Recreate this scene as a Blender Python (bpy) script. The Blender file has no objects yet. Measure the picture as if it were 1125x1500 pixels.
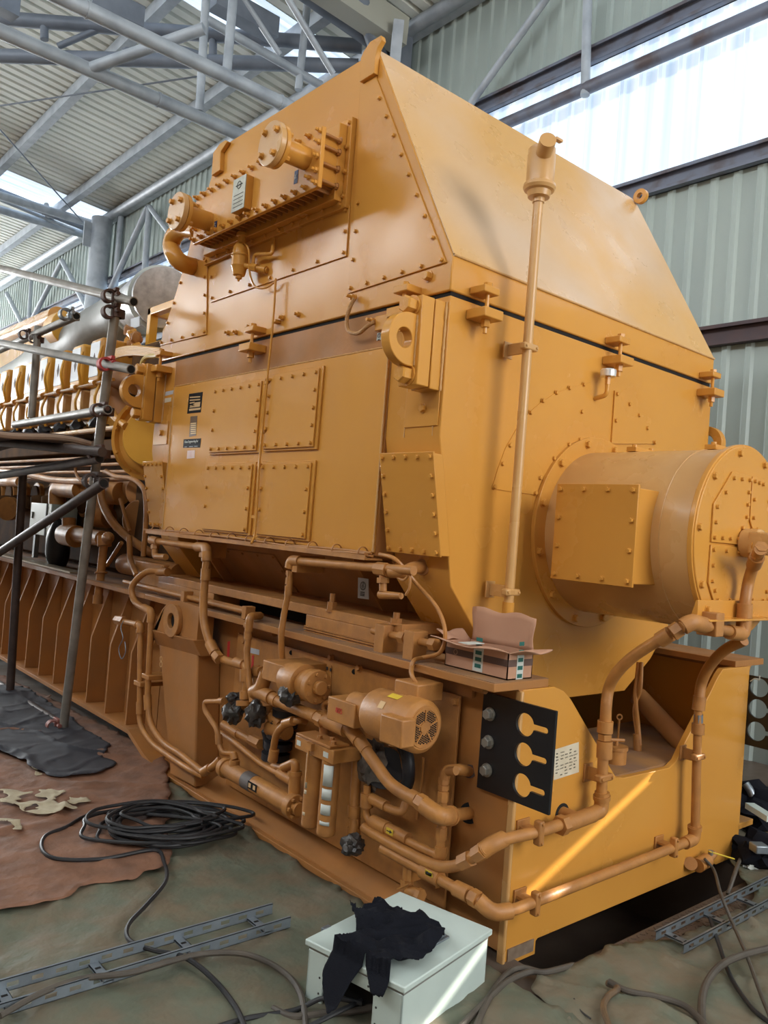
import bpy, bmesh, math, random
from mathutils import Vector as V, Matrix
random.seed(7)
sc = bpy.context.scene
COL = sc.collection
# ------------------------------------------------------------------ camera
FPX = 1187.4
YAW, PIT, ROL = math.radians(49.455), math.radians(1.389), math.radians(4.48)
_f = V((math.cos(PIT)*math.cos(YAW), math.cos(PIT)*math.sin(YAW), math.sin(PIT)))
_r0 = V((math.sin(YAW), -math.cos(YAW), 0)); _u0 = _r0.cross(_f)
_r = math.cos(ROL)*_r0 + math.sin(ROL)*_u0
_u = -math.sin(ROL)*_r0 + math.cos(ROL)*_u0
CAM = V((-2.396, -1.935, 1.55))
def ray(x, y): return _f + (x-562.5)/FPX*_r - (y-750)/FPX*_u
def onpl(x, y, p, n):
    d = ray(x, y); n = V(n); t = (V(p)-CAM).dot(n)/d.dot(n); return CAM + t*d
def PX(x, y, v): return onpl(x, y, (v, 0, 0), (1, 0, 0))      # measured point on the plane X = v
def PY(x, y, v): return onpl(x, y, (0, v, 0), (0, 1, 0))
def PZ(x, y, v): return onpl(x, y, (0, 0, v), (0, 0, 1))
cd = bpy.data.cameras.new('camera'); cam = bpy.data.objects.new('camera', cd); COL.objects.link(cam)
cd.sensor_fit = 'VERTICAL'; cd.sensor_height = 24; cd.lens = 24*FPX/1500; cd.clip_start = .02; cd.clip_end = 200
M = Matrix.Identity(4)
for i in range(3):
    M[i][0] = _r[i]; M[i][1] = _u[i]; M[i][2] = -_f[i]; M[i][3] = CAM[i]
cam.matrix_world = M
sc.camera = cam
# ------------------------------------------------------------------ materials
def lin(c):
    c = c/255; return c/12.92 if c <= .04045 else ((c+.055)/1.055)**2.4
def rgb(r, g, b): return (lin(r), lin(g), lin(b), 1)
MATS = {}
def mat(name, col, rough=.5, metal=0, coat=0, col2=None, scale=6, amt=.5, bump=0, bscale=60, rvar=0, detail=5, stretch=None, emit=0, spec=None, thr=None):
    if name in MATS: return MATS[name]
    m = bpy.data.materials.new(name); m.use_nodes = True; nt = m.node_tree; n = nt.nodes; L = nt.links
    b = n['Principled BSDF']
    b.inputs['Base Color'].default_value = col; b.inputs['Roughness'].default_value = rough
    b.inputs['Metallic'].default_value = metal; b.inputs['Coat Weight'].default_value = coat
    b.inputs['Coat Roughness'].default_value = .12
    if spec is not None: b.inputs['Specular IOR Level'].default_value = spec
    tc = n.new('ShaderNodeTexCoord'); mp = n.new('ShaderNodeMapping'); L.new(tc.outputs['Object'], mp.inputs[0])
    if stretch: mp.inputs['Scale'].default_value = stretch
    if col2:
        nz = n.new('ShaderNodeTexNoise'); nz.inputs['Scale'].default_value = scale; nz.inputs['Detail'].default_value = detail
        L.new(mp.outputs[0], nz.inputs[0])
        rp = n.new('ShaderNodeValToRGB'); lo, hi = thr if thr else (.5-amt/2, .5+amt/2)
        rp.color_ramp.elements[0].position = lo; rp.color_ramp.elements[1].position = hi
        rp.color_ramp.elements[0].color = col; rp.color_ramp.elements[1].color = col2
        L.new(nz.outputs[0], rp.inputs[0]); L.new(rp.outputs[0], b.inputs['Base Color'])
    if rvar:
        n2 = n.new('ShaderNodeTexNoise'); n2.inputs['Scale'].default_value = 3.1; n2.inputs['Detail'].default_value = 6
        L.new(mp.outputs[0], n2.inputs[0])
        mr = n.new('ShaderNodeMapRange'); mr.inputs[1].default_value = .35; mr.inputs[2].default_value = .65
        mr.inputs[3].default_value = max(.02, rough-rvar); mr.inputs[4].default_value = rough+rvar
        L.new(n2.outputs[0], mr.inputs[0]); L.new(mr.outputs[0], b.inputs['Roughness'])
    if bump:
        n3 = n.new('ShaderNodeTexNoise'); n3.inputs['Scale'].default_value = bscale; n3.inputs['Detail'].default_value = 3
        L.new(mp.outputs[0], n3.inputs[0]); bp = n.new('ShaderNodeBump'); bp.inputs['Strength'].default_value = bump
        bp.inputs['Distance'].default_value = .01
        L.new(n3.outputs[0], bp.inputs['Height']); L.new(bp.outputs[0], b.inputs['Normal'])
    if emit:
        b.inputs['Emission Color'].default_value = col; b.inputs['Emission Strength'].default_value = emit
    MATS[name] = m; return m
PAINT = mat('ochre_paint', rgb(206, 147, 66), .24, col2=rgb(198, 138, 60), scale=1.5, bump=.035, bscale=8, rvar=.05, coat=.04, spec=.3)
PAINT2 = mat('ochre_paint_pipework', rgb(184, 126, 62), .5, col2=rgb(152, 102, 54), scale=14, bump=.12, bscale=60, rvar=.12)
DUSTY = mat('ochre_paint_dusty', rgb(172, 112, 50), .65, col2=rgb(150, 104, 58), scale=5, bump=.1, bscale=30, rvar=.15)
DUSTTOP = mat('dust_settled_on_paint', rgb(128, 98, 78), .85, col2=rgb(164, 118, 66), scale=5, amt=.35)
TANP = mat('tan_faded_paint', rgb(204, 160, 104), .33, col2=rgb(192, 144, 84), scale=3, bump=.05, bscale=9, rvar=.15, coat=.1)
BRIGHTY = mat('bright_yellow_paint', rgb(226, 168, 62), .32, col2=rgb(214, 156, 56), scale=3)
ENGSHADE = mat('shaded_engine_paint', rgb(100, 70, 42), .9, col2=rgb(58, 44, 34), scale=6, spec=.1)  # dark brown puts the shade of the engine area into the colour
SLOPE = mat('hood_slope_scuff_glare', rgb(210, 162, 96), .34, col2=rgb(204, 176, 148), scale=.9, thr=(.44, .72), detail=2, rvar=.14, bump=.05, bscale=7, coat=.1)  # whitish scuffs and sky reflection, both put into the slope colour
BLACK = mat('black_rubber', rgb(30, 31, 34), .5, col2=rgb(44, 44, 48), scale=8, spec=.3)
BLACKP = mat('black_painted_steel', rgb(18, 19, 22), .35, col2=rgb(26, 27, 30), scale=4)
CLOTH = mat('black_cloth', rgb(17, 18, 24), .9, bump=.3, bscale=200, col2=rgb(22, 24, 32), spec=.15)
CABLE = mat('dark_cable', rgb(28, 29, 32), .5, col2=rgb(44, 44, 46), scale=5)
CABLEG = mat('dusty_grey_cable', rgb(92, 84, 74), .6, col2=rgb(60, 54, 48), scale=8)
GALV = mat('galvanised_steel', rgb(150, 158, 164), .42, .7, col2=rgb(112, 120, 128), scale=12, rvar=.1)
STEELG = mat('grey_painted_tube', rgb(176, 184, 192), .5, .1, col2=rgb(146, 154, 164), scale=5, thr=(.4, .75))
STEELD = mat('dark_grey_steel', rgb(134, 142, 154), .5, .15, col2=rgb(108, 116, 128), scale=4)
GIRT = mat('bluegrey_primed_girt', rgb(112, 118, 134), .5, .1, col2=rgb(92, 82, 84), scale=4, thr=(.5, .7))
SCAF = mat('scaffold_tube_steel', rgb(146, 140, 130), .45, .2, col2=rgb(108, 102, 94), scale=9, rvar=.1)
SCAFD = mat('rusty_scaffold_tube', rgb(84, 70, 64), .55, .4, col2=rgb(54, 46, 44), scale=9)
RUST = mat('rusty_clamp', rgb(92, 62, 48), .6, .4, col2=rgb(60, 44, 38), scale=20)
REDC = mat('red_clamp', rgb(172, 52, 48), .5, .1)
WHITEC = mat('white_cabinet_paint', rgb(196, 210, 204), .38, col2=rgb(184, 198, 192), scale=6)
GREYL = mat('grey_insulation', rgb(134, 134, 130), .5, col2=rgb(112, 112, 108), scale=5, bump=.5, bscale=7)
SILV = mat('silver_bellows', rgb(190, 190, 192), .35, .6, col2=rgb(150, 150, 152), scale=18)
CHROME = mat('chrome', rgb(225, 225, 225), .3, .55)
ZINC = mat('zinc_bolt', rgb(168, 164, 154), .4, .6, col2=rgb(130, 128, 120), scale=30)
CARD = mat('cardboard', rgb(186, 144, 116), .85, col2=rgb(176, 132, 106), scale=5)
CARDD = mat('brown_printed_band', rgb(96, 74, 66), .8)
TAPEW = mat('white_tape', rgb(196, 202, 196), .4)
TEAL = mat('teal_print', rgb(26, 92, 84), .5)
PAPER = mat('paper', rgb(214, 206, 186), .8, col2=rgb(196, 180, 150), scale=12)
INK = mat('dark_ink', rgb(52, 50, 48), .8)
LBLK = mat('black_label', rgb(30, 30, 32), .6, spec=.1)
LGREY = mat('grey_label', rgb(176, 180, 186), .45)
LTAN = mat('label_tan_field', rgb(204, 168, 120), .6)
NAVY = mat('navy_sticker', rgb(38, 46, 86), .5)
REDM = mat('red_marker', rgb(186, 44, 40), .5)
PINKL = mat('pale_pink_label', rgb(224, 196, 186), .6)
YELL = mat('yellow_label', rgb(214, 184, 60), .5)
FOIL = mat('dusty_plastic_wrap', rgb(120, 112, 104), .3, .3, col2=rgb(58, 54, 52), scale=18, bump=.8, bscale=20)
WRAP = mat('black_plastic_wrap', rgb(40, 40, 42), .35, col2=rgb(74, 68, 62), scale=22, bump=.7, bscale=25)
VOID = mat('opening_shade', rgb(18, 15, 13), .9)  # near-black standing in for the shade inside holes and gaps
TARPG = mat('green_tarpaulin', rgb(98, 102, 86), .62, col2=rgb(112, 102, 84), scale=7, bump=1, bscale=14, thr=(.40, .62), detail=10, rvar=.15)
TARPB = mat('brown_tarpaulin', rgb(130, 92, 70), .75, col2=rgb(112, 80, 62), scale=7, bump=.8, bscale=16, thr=(.4, .62), detail=9)
TARPK = mat('black_tarpaulin', rgb(52, 52, 58), .7, col2=rgb(40, 42, 50), scale=3, bump=.4, bscale=5)
FLOORM = mat('steel_floor_plate', rgb(112, 98, 86), .6, .2, col2=rgb(88, 74, 64), scale=3, rvar=.15)
CONC = mat('dusty_concrete', rgb(120, 108, 98), .85, col2=rgb(98, 88, 80), scale=2)
WHITEP = mat('spilt_white_plaster', rgb(186, 176, 150), .9, col2=rgb(150, 136, 110), scale=14)
SHEET = mat('pale_green_grey_sheeting', rgb(172, 184, 178), .45, col2=rgb(156, 168, 164), scale=2, stretch=(1, 1, .3))
ROOFM = mat('pale_roof_sheeting', rgb(236, 238, 230), .45, col2=rgb(216, 220, 212), scale=1.5, stretch=(.3, 2, 1))
def tl_mat(name, strength, tint=(.80, .91, 1)):
    # daylit translucent fibre sheeting: glows with the daylight behind it, streaked along the sheets
    m = bpy.data.materials.new(name); m.use_nodes = True; nt = m.node_tree; n = nt.nodes; L = nt.links
    b = n['Principled BSDF']; b.inputs['Base Color'].default_value = (.6, .66, .7, 1); b.inputs['Roughness'].default_value = .4
    tc = n.new('ShaderNodeTexCoord'); mp = n.new('ShaderNodeMapping'); L.new(tc.outputs['Object'], mp.inputs[0])
    mp.inputs['Scale'].default_value = (.15, 3.4, .06)
    nz = n.new('ShaderNodeTexNoise'); nz.inputs['Scale'].default_value = 2; nz.inputs['Detail'].default_value = 4; L.new(mp.outputs[0], nz.inputs[0])
    rp = n.new('ShaderNodeValToRGB'); rp.color_ramp.elements[0].position = .35; rp.color_ramp.elements[1].position = .62
    rp.color_ramp.elements[0].color = (tint[0]*.48, tint[1]*.60, tint[2]*.78, 1); rp.color_ramp.elements[1].color = (*tint, 1)
    L.new(nz.outputs[0], rp.inputs[0]); L.new(rp.outputs[0], b.inputs['Emission Color']); b.inputs['Emission Strength'].default_value = strength
    return m
# ------------------------------------------------------------------ mesh builder
BASE = {}
def frame(n):
    n = V(n).normalized(); a = V((0, 0, 1)) if abs(n.z) < .9 else V((1, 0, 0))
    x = a.cross(n).normalized(); return x, n.cross(x), n
class MB:
    def __init__(s): s.bm = bmesh.new()
    def poly8(s, p):
        v = [s.bm.verts.new(q) for q in p]
        for f in ((3, 2, 1, 0), (4, 5, 6, 7), (0, 1, 5, 4), (1, 2, 6, 5), (2, 3, 7, 6), (3, 0, 4, 7)): s.bm.faces.new([v[i] for i in f])
        return s
    def box(s, a, b):
        x0, y0, z0 = a; x1, y1, z1 = b
        return s.poly8([(x0, y0, z0), (x1, y0, z0), (x1, y1, z0), (x0, y1, z0), (x0, y0, z1), (x1, y0, z1), (x1, y1, z1), (x0, y1, z1)])
    def bar(s, p, q, w, h, up=(0, 0, 1)):
        p = V(p); q = V(q); d = (q-p).normalized(); up = V(up)
        sd = d.cross(up)
        if sd.length < 1e-3: sd = d.cross(V((1, 0, 0)))
        sd = sd.normalized()*w/2; u = sd.cross(d).normalized()*h/2
        return s.poly8([p-sd-u, p+sd-u, q+sd-u, q-sd-u, p-sd+u, p+sd+u, q+sd+u, q-sd+u])
    def prism(s, pts, vec):
        pts = [V(p) for p in pts]; vec = V(vec); n = len(pts)
        a = [s.bm.verts.new(p) for p in pts]; b = [s.bm.verts.new(p+vec) for p in pts]
        s.bm.faces.new(a[::-1]); s.bm.faces.new(b)
        for i in range(n): s.bm.faces.new((a[i], a[(i+1) % n], b[(i+1) % n], b[i]))
        return s
    def ring(s, c, n, ro, ri, h, seg=32, wedge=None):
        x, y, z = frame(n); c = V(c); R = []
        for rr, t in ((ri, 0), (ro, 0), (ro, h), (ri, h)):
            R.append([s.bm.verts.new(c+z*t+(x*math.cos(2*math.pi*i/seg)+y*math.sin(2*math.pi*i/seg))*rr) for i in range(seg)])
        for k in range(4):
            A, B = R[k], R[(k+1) % 4]
            for i in range(seg): s.bm.faces.new((A[i], A[(i+1) % seg], B[(i+1) % seg], B[i]))
        return s
    def lathe(s, c, n, prof, seg=24):
        x, y, z = frame(n); c = V(c); prev = None; caps = []
        for t, rr in prof:
            if rr < 1e-5: R = [s.bm.verts.new(c+z*t)]
            else: R = [s.bm.verts.new(c+z*t+(x*math.cos(2*math.pi*i/seg)+y*math.sin(2*math.pi*i/seg))*rr) for i in range(seg)]
            if prev:
                if len(R) == 1 and len(prev) > 1:
                    for i in range(seg): s.bm.faces.new((prev[i], prev[(i+1) % seg], R[0]))
                elif len(prev) == 1 and len(R) > 1:
                    for i in range(seg): s.bm.faces.new((R[(i+1) % seg], R[i], prev[0]))
                elif len(R) > 1:
                    for i in range(seg): s.bm.faces.new((prev[i], prev[(i+1) % seg], R[(i+1) % seg], R[i]))
            elif len(R) > 1: s.bm.faces.new(R[::-1])
            prev = R
        if len(prev) > 1: s.bm.faces.new(prev)
        return s
    def cyl(s, p, q, r0, r1=None, seg=24):
        p = V(p); q = V(q); return s.lathe(p, q-p, [(0, r0), ((q-p).length, r0 if r1 is None else r1)], seg)
    def tube(s, pts, r, seg=12):
        pts = [V(p) for p in pts]; q = [pts[0]]
        for p in pts[1:]:
            if (p-q[-1]).length > 1e-4: q.append(p)
        pts = q; n = len(pts); R = []; x = None
        rr = r if callable(r) else (lambda t: r)
        for i in range(n):
            t = (pts[min(i+1, n-1)]-pts[max(i-1, 0)]).normalized()
            if x is None: x = frame(t)[0]
            x = (x-t*x.dot(t))
            if x.length < 1e-4: x = frame(t)[0]
            x.normalize(); y = t.cross(x); ra = rr(i/(n-1))
            R.append([s.bm.verts.new(pts[i]+(x*math.cos(2*math.pi*k/seg)+y*math.sin(2*math.pi*k/seg))*ra) for k in range(seg)])
        for i in range(n-1):
            for k in range(seg): s.bm.faces.new((R[i][k], R[i][(k+1) % seg], R[i+1][(k+1) % seg], R[i+1][k]))
        s.bm.faces.new(R[0][::-1]); s.bm.faces.new(R[-1]); return s
    def blob(s, c, r, amp=.15, sub=3, sc=(1, 1, 1), freq=3, seed=0):
        m = bmesh.ops.create_icosphere(s.bm, subdivisions=sub, radius=1)
        from mathutils import noise
        for v in m['verts']:
            d = v.co.normalized(); k = 1+amp*noise.noise(d*freq+V((seed*3.1, seed*1.7, 0)))*1.6
            v.co = V(c)+V((d.x*sc[0], d.y*sc[1], d.z*sc[2]))*r*k
        return s
    def grid(s, fn, nu, nv, thick=None):
        g = [[s.bm.verts.new(fn(i/nu, j/nv)) for j in range(nv+1)] for i in range(nu+1)]
        for i in range(nu):
            for j in range(nv): s.bm.faces.new((g[i][j], g[i+1][j], g[i+1][j+1], g[i][j+1]))
        return s
    def build(s, name, m, parent=None, bevel=0, solid=0, ang=35, sub=0, stuff=False, label=None, bseg=2):
        bm = s.bm; bmesh.ops.recalc_face_normals(bm, faces=bm.faces)
        b = BASE.get(parent.name, V((0, 0, 0))) if parent else V((0, 0, 0))
        if b.length: bmesh.ops.translate(bm, verts=bm.verts, vec=-b)
        me = bpy.data.meshes.new(name); bm.to_mesh(me); bm.free()
        me.polygons.foreach_set('use_smooth', [True]*len(me.polygons)); me.set_sharp_from_angle(angle=math.radians(ang))
        me.materials.append(m); o = bpy.data.objects.new(name, me); COL.objects.link(o)
        if parent: o.parent = parent; BASE[o.name] = b
        if solid:
            k = o.modifiers.new('s', 'SOLIDIFY'); k.thickness = solid; k.offset = 0
        if bevel:
            k = o.modifiers.new('b', 'BEVEL'); k.width = bevel; k.segments = bseg; k.limit_method = 'ANGLE'; k.angle_limit = math.radians(40)
            k.harden_normals = False
        if sub:
            k = o.modifiers.new('u', 'SUBSURF'); k.levels = sub; k.render_levels = sub
        if stuff: o['kind'] = 'stuff'
        if label: o['label'] = label
        return o
def thing(name, label, cat, loc, group=None):
    o = bpy.data.objects.new(name, None); COL.objects.link(o); o.location = loc; o.empty_display_size = .05
    BASE[o.name] = V(loc); o['label'] = label; o['category'] = cat
    if group: o['group'] = group
    return o
def tag(o, label, cat, group=None):
    o['label'] = label; o['category'] = cat
    if group: o['group'] = group
    # give the object an origin at the lowest middle point of its mesh
    me = o.data; xs = [v.co.copy() for v in me.vertices]
    c = V(((min(v.x for v in xs)+max(v.x for v in xs))/2, (min(v.y for v in xs)+max(v.y for v in xs))/2, min(v.z for v in xs)))
    me.transform(Matrix.Translation(-c)); o.location = c; BASE[o.name] = c
    return o
def struct(o): o['kind'] = 'structure'; return o
def fillet(pts, rad, n=6):
    pts = [V(p) for p in pts]; out = [pts[0]]
    for i in range(1, len(pts)-1):
        a, b, c = pts[i-1], pts[i], pts[i+1]; d0 = (a-b); d1 = (c-b); k = min(rad, d0.length*.48, d1.length*.48)
        p = b+d0.normalized()*k; q = b+d1.normalized()*k
        for j in range(n+1):
            t = j/n; out.append(p*(1-t)**2+b*2*t*(1-t)+q*t*t)
    out.append(pts[-1]); return out
def spline(pts, n=10):
    pts = [V(p) for p in pts]; P = [pts[0]*2-pts[1]]+pts+[pts[-1]*2-pts[-2]]; out = []
    for i in range(1, len(P)-2):
        p0, p1, p2, p3 = P[i-1:i+3]
        for j in range(n):
            t = j/n; out.append(.5*((2*p1)+(p2-p0)*t+(2*p0-5*p1+4*p2-p3)*t*t+(3*p1-p0-3*p2+p3)*t**3))
    out.append(P[-2]); return out
_bm = {}
def boltmesh(kind):
    if kind in _bm: return _bm[kind]
    b = MB()
    if kind == 'hex': b.lathe((0, 0, -.1), (0, 0, 1), [(0, 1.25), (.25, 1.25)], 12); b.lathe((0, 0, .1), (0, 0, 1), [(0, 1), (.85, 1), (1, .85)], 6)
    elif kind == 'stud': b.lathe((0, 0, -.1), (0, 0, 1), [(0, 1.2), (.2, 1.2)], 12); b.lathe((0, 0, 0), (0, 0, 1), [(0, 1), (.8, 1)], 6); b.lathe((0, 0, .7), (0, 0, 1), [(0, .55), (.9, .55)], 8)
    else: b.lathe((0, 0, -.1), (0, 0, 1), [(0, 1), (.5, .95), (.9, .6), (1, 0)], 10)
    bm = b.bm; bmesh.ops.recalc_face_normals(bm, faces=bm.faces); me = bpy.data.meshes.new('bolt_'+kind); bm.to_mesh(me); bm.free()
    me.polygons.foreach_set('use_smooth', [True]*len(me.polygons)); me.set_sharp_from_angle(angle=math.radians(30))
    _bm[kind] = me; return me
_bmat = {}
def bolt(parent, p, n, r=.011, h=.012, kind='hex', m=None, name='bolt'):
    m = m or PAINT; key = (kind, m.name)
    if key not in _bmat: me = boltmesh(kind).copy(); me.materials.clear(); me.materials.append(m); _bmat[key] = me
    o = bpy.data.objects.new(name, _bmat[key]); COL.objects.link(o); o.parent = parent
    x, y, z = frame(n); R = Matrix((x, y, z)).transposed().to_4x4()
    o.matrix_local = Matrix.Translation(V(p)-BASE[parent.name]) @ R @ Matrix.Diagonal((r, r, h, 1)); return o
def along(a, b, n, ends=True):
    a = V(a); b = V(b)
    return [a+(b-a)*(i/(n-1)) for i in range(n)] if ends else [a+(b-a)*((i+1)/(n+1)) for i in range(n)]
def plate(parent, name, corners, n, t, m, bolts=None, r=.009, inset=.02, gap=0, bevel=.002, bm_=None, kind='hex', bh=None, label=None):
    """flat plate whose outer face passes through corners; bolts = count along each edge (0 = none)"""
    n = V(n).normalized(); C = [V(c) for c in corners]
    o = MB().prism([c-n*t for c in C], n*t).build(name, m, parent, bevel=bevel, label=label)
    if bolts:
        cen = sum(C, V((0, 0, 0)))/len(C); K = len(C)
        I = []
        for i in range(K):     # inset corners
            d0 = (C[i]-C[i-1]).normalized(); d1 = (C[(i+1) % K]-C[i]).normalized()
            b = (d1-d0)
            if b.length < 1e-3: b = (cen-C[i])
            b.normalize()
            if b.dot(cen-C[i]) < 0: b = -b
            I.append(C[i]+b*inset*1.35)
        for i in range(K):
            k = bolts[i] if i < len(bolts) else 0
            for j in range(k): bolt(o, I[i]+(I[(i+1) % K]-I[i])*(j/k), n, r, bh or r*1.1, kind, bm_ or m)
    return o
def corner_ports(pts, i, ext):
    b = V(pts[i]); a = V(pts[i-1]); c = V(pts[i+1]); return b+(a-b).normalized()*ext, b, b+(c-b).normalized()*ext
def pipe(name, label, pts, r, elbows=(), rings=(), bend=.04, m=None, hose=None, group=None, seg=14, cat='pipe', elbow_r=1.35, parent=None, clamps=()):
    """pipe run: tube, threaded elbows at listed corners, couplings at (segment, t, kind)"""
    m = m or PAINT2; pts = [V(p) for p in pts]
    base = min(pts, key=lambda p: p.z)
    t = parent or thing(name, label, cat, base, group)
    path = fillet(pts, bend) if hose is None else spline(pts, 12)
    MB().tube(path, r, seg).build('hose' if hose else 'tube', m, t)
    for i in elbows:
        a, b, c = corner_ports(pts, i, bend*1.15)
        e = MB().tube(fillet([a, b, c], bend, 8), r*elbow_r, seg)
        for s_, d_ in ((a, b), (c, b)):
            dd = (s_-d_).normalized(); e.cyl(s_-dd*r*.5, s_+dd*r*.35, r*elbow_r*1.16, seg=16)
        e.build('elbow', m, t)
    for sgm, f, kind in rings:
        a, b = pts[sgm], pts[sgm+1]; p = a+(b-a)*f; d = (b-a).normalized(); k = MB()
        if kind == 'c': k.cyl(p-d*r*1.6, p+d*r*1.6, r*1.3, seg=16)
        elif kind == 'u': k.cyl(p-d*r*2.3, p-d*r*.8, r*1.28, seg=16); k.cyl(p-d*r*.8, p+d*r*.8, r*1.5, seg=6); k.cyl(p+d*r*.8, p+d*r*2, r*1.28, seg=16)
        elif kind == 't':
            k.cyl(p-d*r*2.2, p+d*r*2.2, r*1.3, seg=16)
        k.build({'c': 'coupling', 'u': 'union', 't': 'tee'}[kind], m, t)
    return t
def saddle(parent, p, d, n, r, L=.05, m=None):
    """welded stand-off block and two-bolt strap clamp holding a pipe; n points from wall to pipe"""
    m = m or PAINT2; p = V(p); d = V(d).normalized(); n = V(n).normalized(); s = d.cross(n).normalized()
    k = MB(); w = .014
    k.bar(p-n*(L+r), p-n*(L+r)+n*.008, r*2.6, r*3.4, up=d)
    k.bar(p-n*(L+r), p+n*r*.2, .012, r*2.4, up=d)
    k.build('bracket', m, parent, bevel=.002)
    k = MB(); k.poly8([p+a for a in (-s*r*2.1-d*w-n*r*.4, s*r*2.1-d*w-n*r*.4, s*r*2.1+d*w-n*r*.4, -s*r*2.1+d*w-n*r*.4, -s*r*2.1-d*w+n*r*1.15, s*r*2.1-d*w+n*r*1.15, s*r*2.1+d*w+n*r*1.15, -s*r*2.1+d*w+n*r*1.15)])
    o = k.build('clamp', m, parent, bevel=.006)
    for q in (-1, 1): bolt(o, p+s*r*1.6*q+n*r*1.15, n, .006, .005, 'hex', m)
def text(parent, s, p, n, up, size, m, name='lettering', align='CENTER', ext=.0006):
    c = bpy.data.curves.new(name, 'FONT'); c.body = s; c.size = size; c.align_x = align; c.align_y = 'CENTER'; c.extrude = ext
    to = bpy.data.objects.new('tmp', c); COL.objects.link(to); dg = bpy.context.evaluated_depsgraph_get()
    me = bpy.data.meshes.new_from_object(to.evaluated_get(dg)); bpy.data.objects.remove(to)
    n = V(n).normalized(); up = V(up).normalized(); x = up.cross(n).normalized()
    R = Matrix((x, n.cross(x), n)).transposed().to_4x4(); me.transform(Matrix.Translation(V(p)+n*.0008-BASE[parent.name]) @ R)
    me.materials.clear(); me.materials.append(m); o = bpy.data.objects.new(name, me); COL.objects.link(o); o.parent = parent; BASE[o.name] = BASE[parent.name]; return o
def rect(p, n, up, w, h):
    n = V(n).normalized(); up = V(up).normalized(); x = up.cross(n).normalized(); p = V(p)
    return [p-x*w/2-up*h/2, p+x*w/2-up*h/2, p+x*w/2+up*h/2, p-x*w/2+up*h/2]
# ================================================================== SETTING
def corr(name, o, u, v, n, Lu, Lv, pitch, depth, m, top=.35, parent=None, thick=0):
    """corrugated sheet: ribs run along u; profile repeats along v; depth towards n"""
    o, u, v, n = V(o), V(u), V(v), V(n); bm = bmesh.new(); prof = []; k = 0
    t = 0
    while t < Lv-1e-6:
        for f, h in ((0, 0), (.62, 0), (.72, 1), (.9, 1), (1, 0)):
            s_ = t+f*pitch
            if f == 0 and t > 0: continue
            prof.append((min(s_, Lv), h*depth))
        t += pitch
    A = [bm.verts.new(o+v*a+n*h) for a, h in prof]; B = [bm.verts.new(o+u*Lu+v*a+n*h) for a, h in prof]
    for i in range(len(prof)-1): bm.faces.new((A[i], A[i+1], B[i+1], B[i]))
    me = bpy.data.meshes.new(name); bm.to_mesh(me); bm.free(); me.materials.append(m)
    ob = bpy.data.objects.new(name, me); COL.objects.link(ob); k = ob.modifiers.new('s', 'SOLIDIFY'); k.thickness = .004; return ob
XW = 4.0; Y0 = -8; Y1 = 34
ZL, ZH, ZE, ZS = 4.84, 6.33, 7.72, .09
TL = tl_mat('daylit_translucent_sheet', .57)
WLD = mat('darkened_brown_sheeting', rgb(128, 104, 80), .6)  # unseen left walls, coloured dark so the hood side reflects less pale light
struct(corr('wall_right', (XW, Y0+7.2, 0), (0, 0, 1), (0, 1, 0), (-1, 0, 0), ZL, Y1-Y0-7.2, .2, .022, SHEET))
struct(corr('wall_right_upper', (XW, Y0, ZH), (0, 0, 1), (0, 1, 0), (-1, 0, 0), ZE-ZH+.1, Y1-Y0, .2, .022, SHEET))
struct(corr('window_1', (XW+.02, Y0, ZL-.05), (0, 0, 1), (0, 1, 0), (-1, 0, 0), ZH-ZL+.1, Y1-Y0, .2, .022, TL))
# nearer part of the right wall, out of frame: sheeting with narrow open joints that let thin sunbeams in
def near_wall():
    b = MB(); z = 0
    # column strips; two of them have a narrow open joint; added fill, tilted up to brighten the ceiling; the back wall has no door
    for ya, yb, g in ((Y0, -2.25, None), (-2.25, -1.78, (1.82, 1.855)), (-1.78, -1.72, None), (-1.72, -1.27, (1.755, 1.80)), (-1.27, -.8, None)):
        if g: b.box((XW-.01, ya, 0), (XW+.01, yb, g[0])); b.box((XW-.01, ya, g[1]), (XW+.01, yb, ZL))
        else: b.box((XW-.01, ya, 0), (XW+.01, yb, ZL))
    return b
struct(near_wall().build('wall_right_near', SHEET))
def roofz(x): return ZE+.06+(XW-x)*ZS
XL = -9
rd = V((XW-XL, 0, roofz(XW)-roofz(XL))); RL = rd.length; rd.normalize()
def roofstrip(nm, ya, yb, m, xa=XL): return struct(corr(nm, (xa, ya, roofz(xa)), rd, (0, 1, 0), (0, 0, 1), (XW-xa)/rd.x, yb-ya, .2, .05, m))
SKY = tl_mat('daylit_roof_sheet', .68, (.86, .93, 1))
cuts = [(15.0, 16.6), (6.75, 7.6), (1.2, 2.6), (-5.5, -4.0), (23, 24.4)]
yy = Y0; k = 1
for i, (a, b) in enumerate(sorted(cuts)):
    roofstrip('ceiling' if i == 0 else 'ceiling.%03d' % i, yy, a, ROOFM); roofstrip('window_%d' % (i+2), a, b, SKY); yy = b
roofstrip('ceiling.005', yy, Y1, ROOFM)
struct(MB().box((XL-.1, Y1, 0), (XW, Y1+.1, 9.2)).build('wall_back', SHEET))
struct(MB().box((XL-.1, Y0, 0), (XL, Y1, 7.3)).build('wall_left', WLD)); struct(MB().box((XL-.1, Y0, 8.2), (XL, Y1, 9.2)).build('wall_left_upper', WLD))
struct(MB().box((XL-.06, Y0, 7.3), (XL-.04, Y1, 8.2)).build('window_8', TL))
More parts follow.
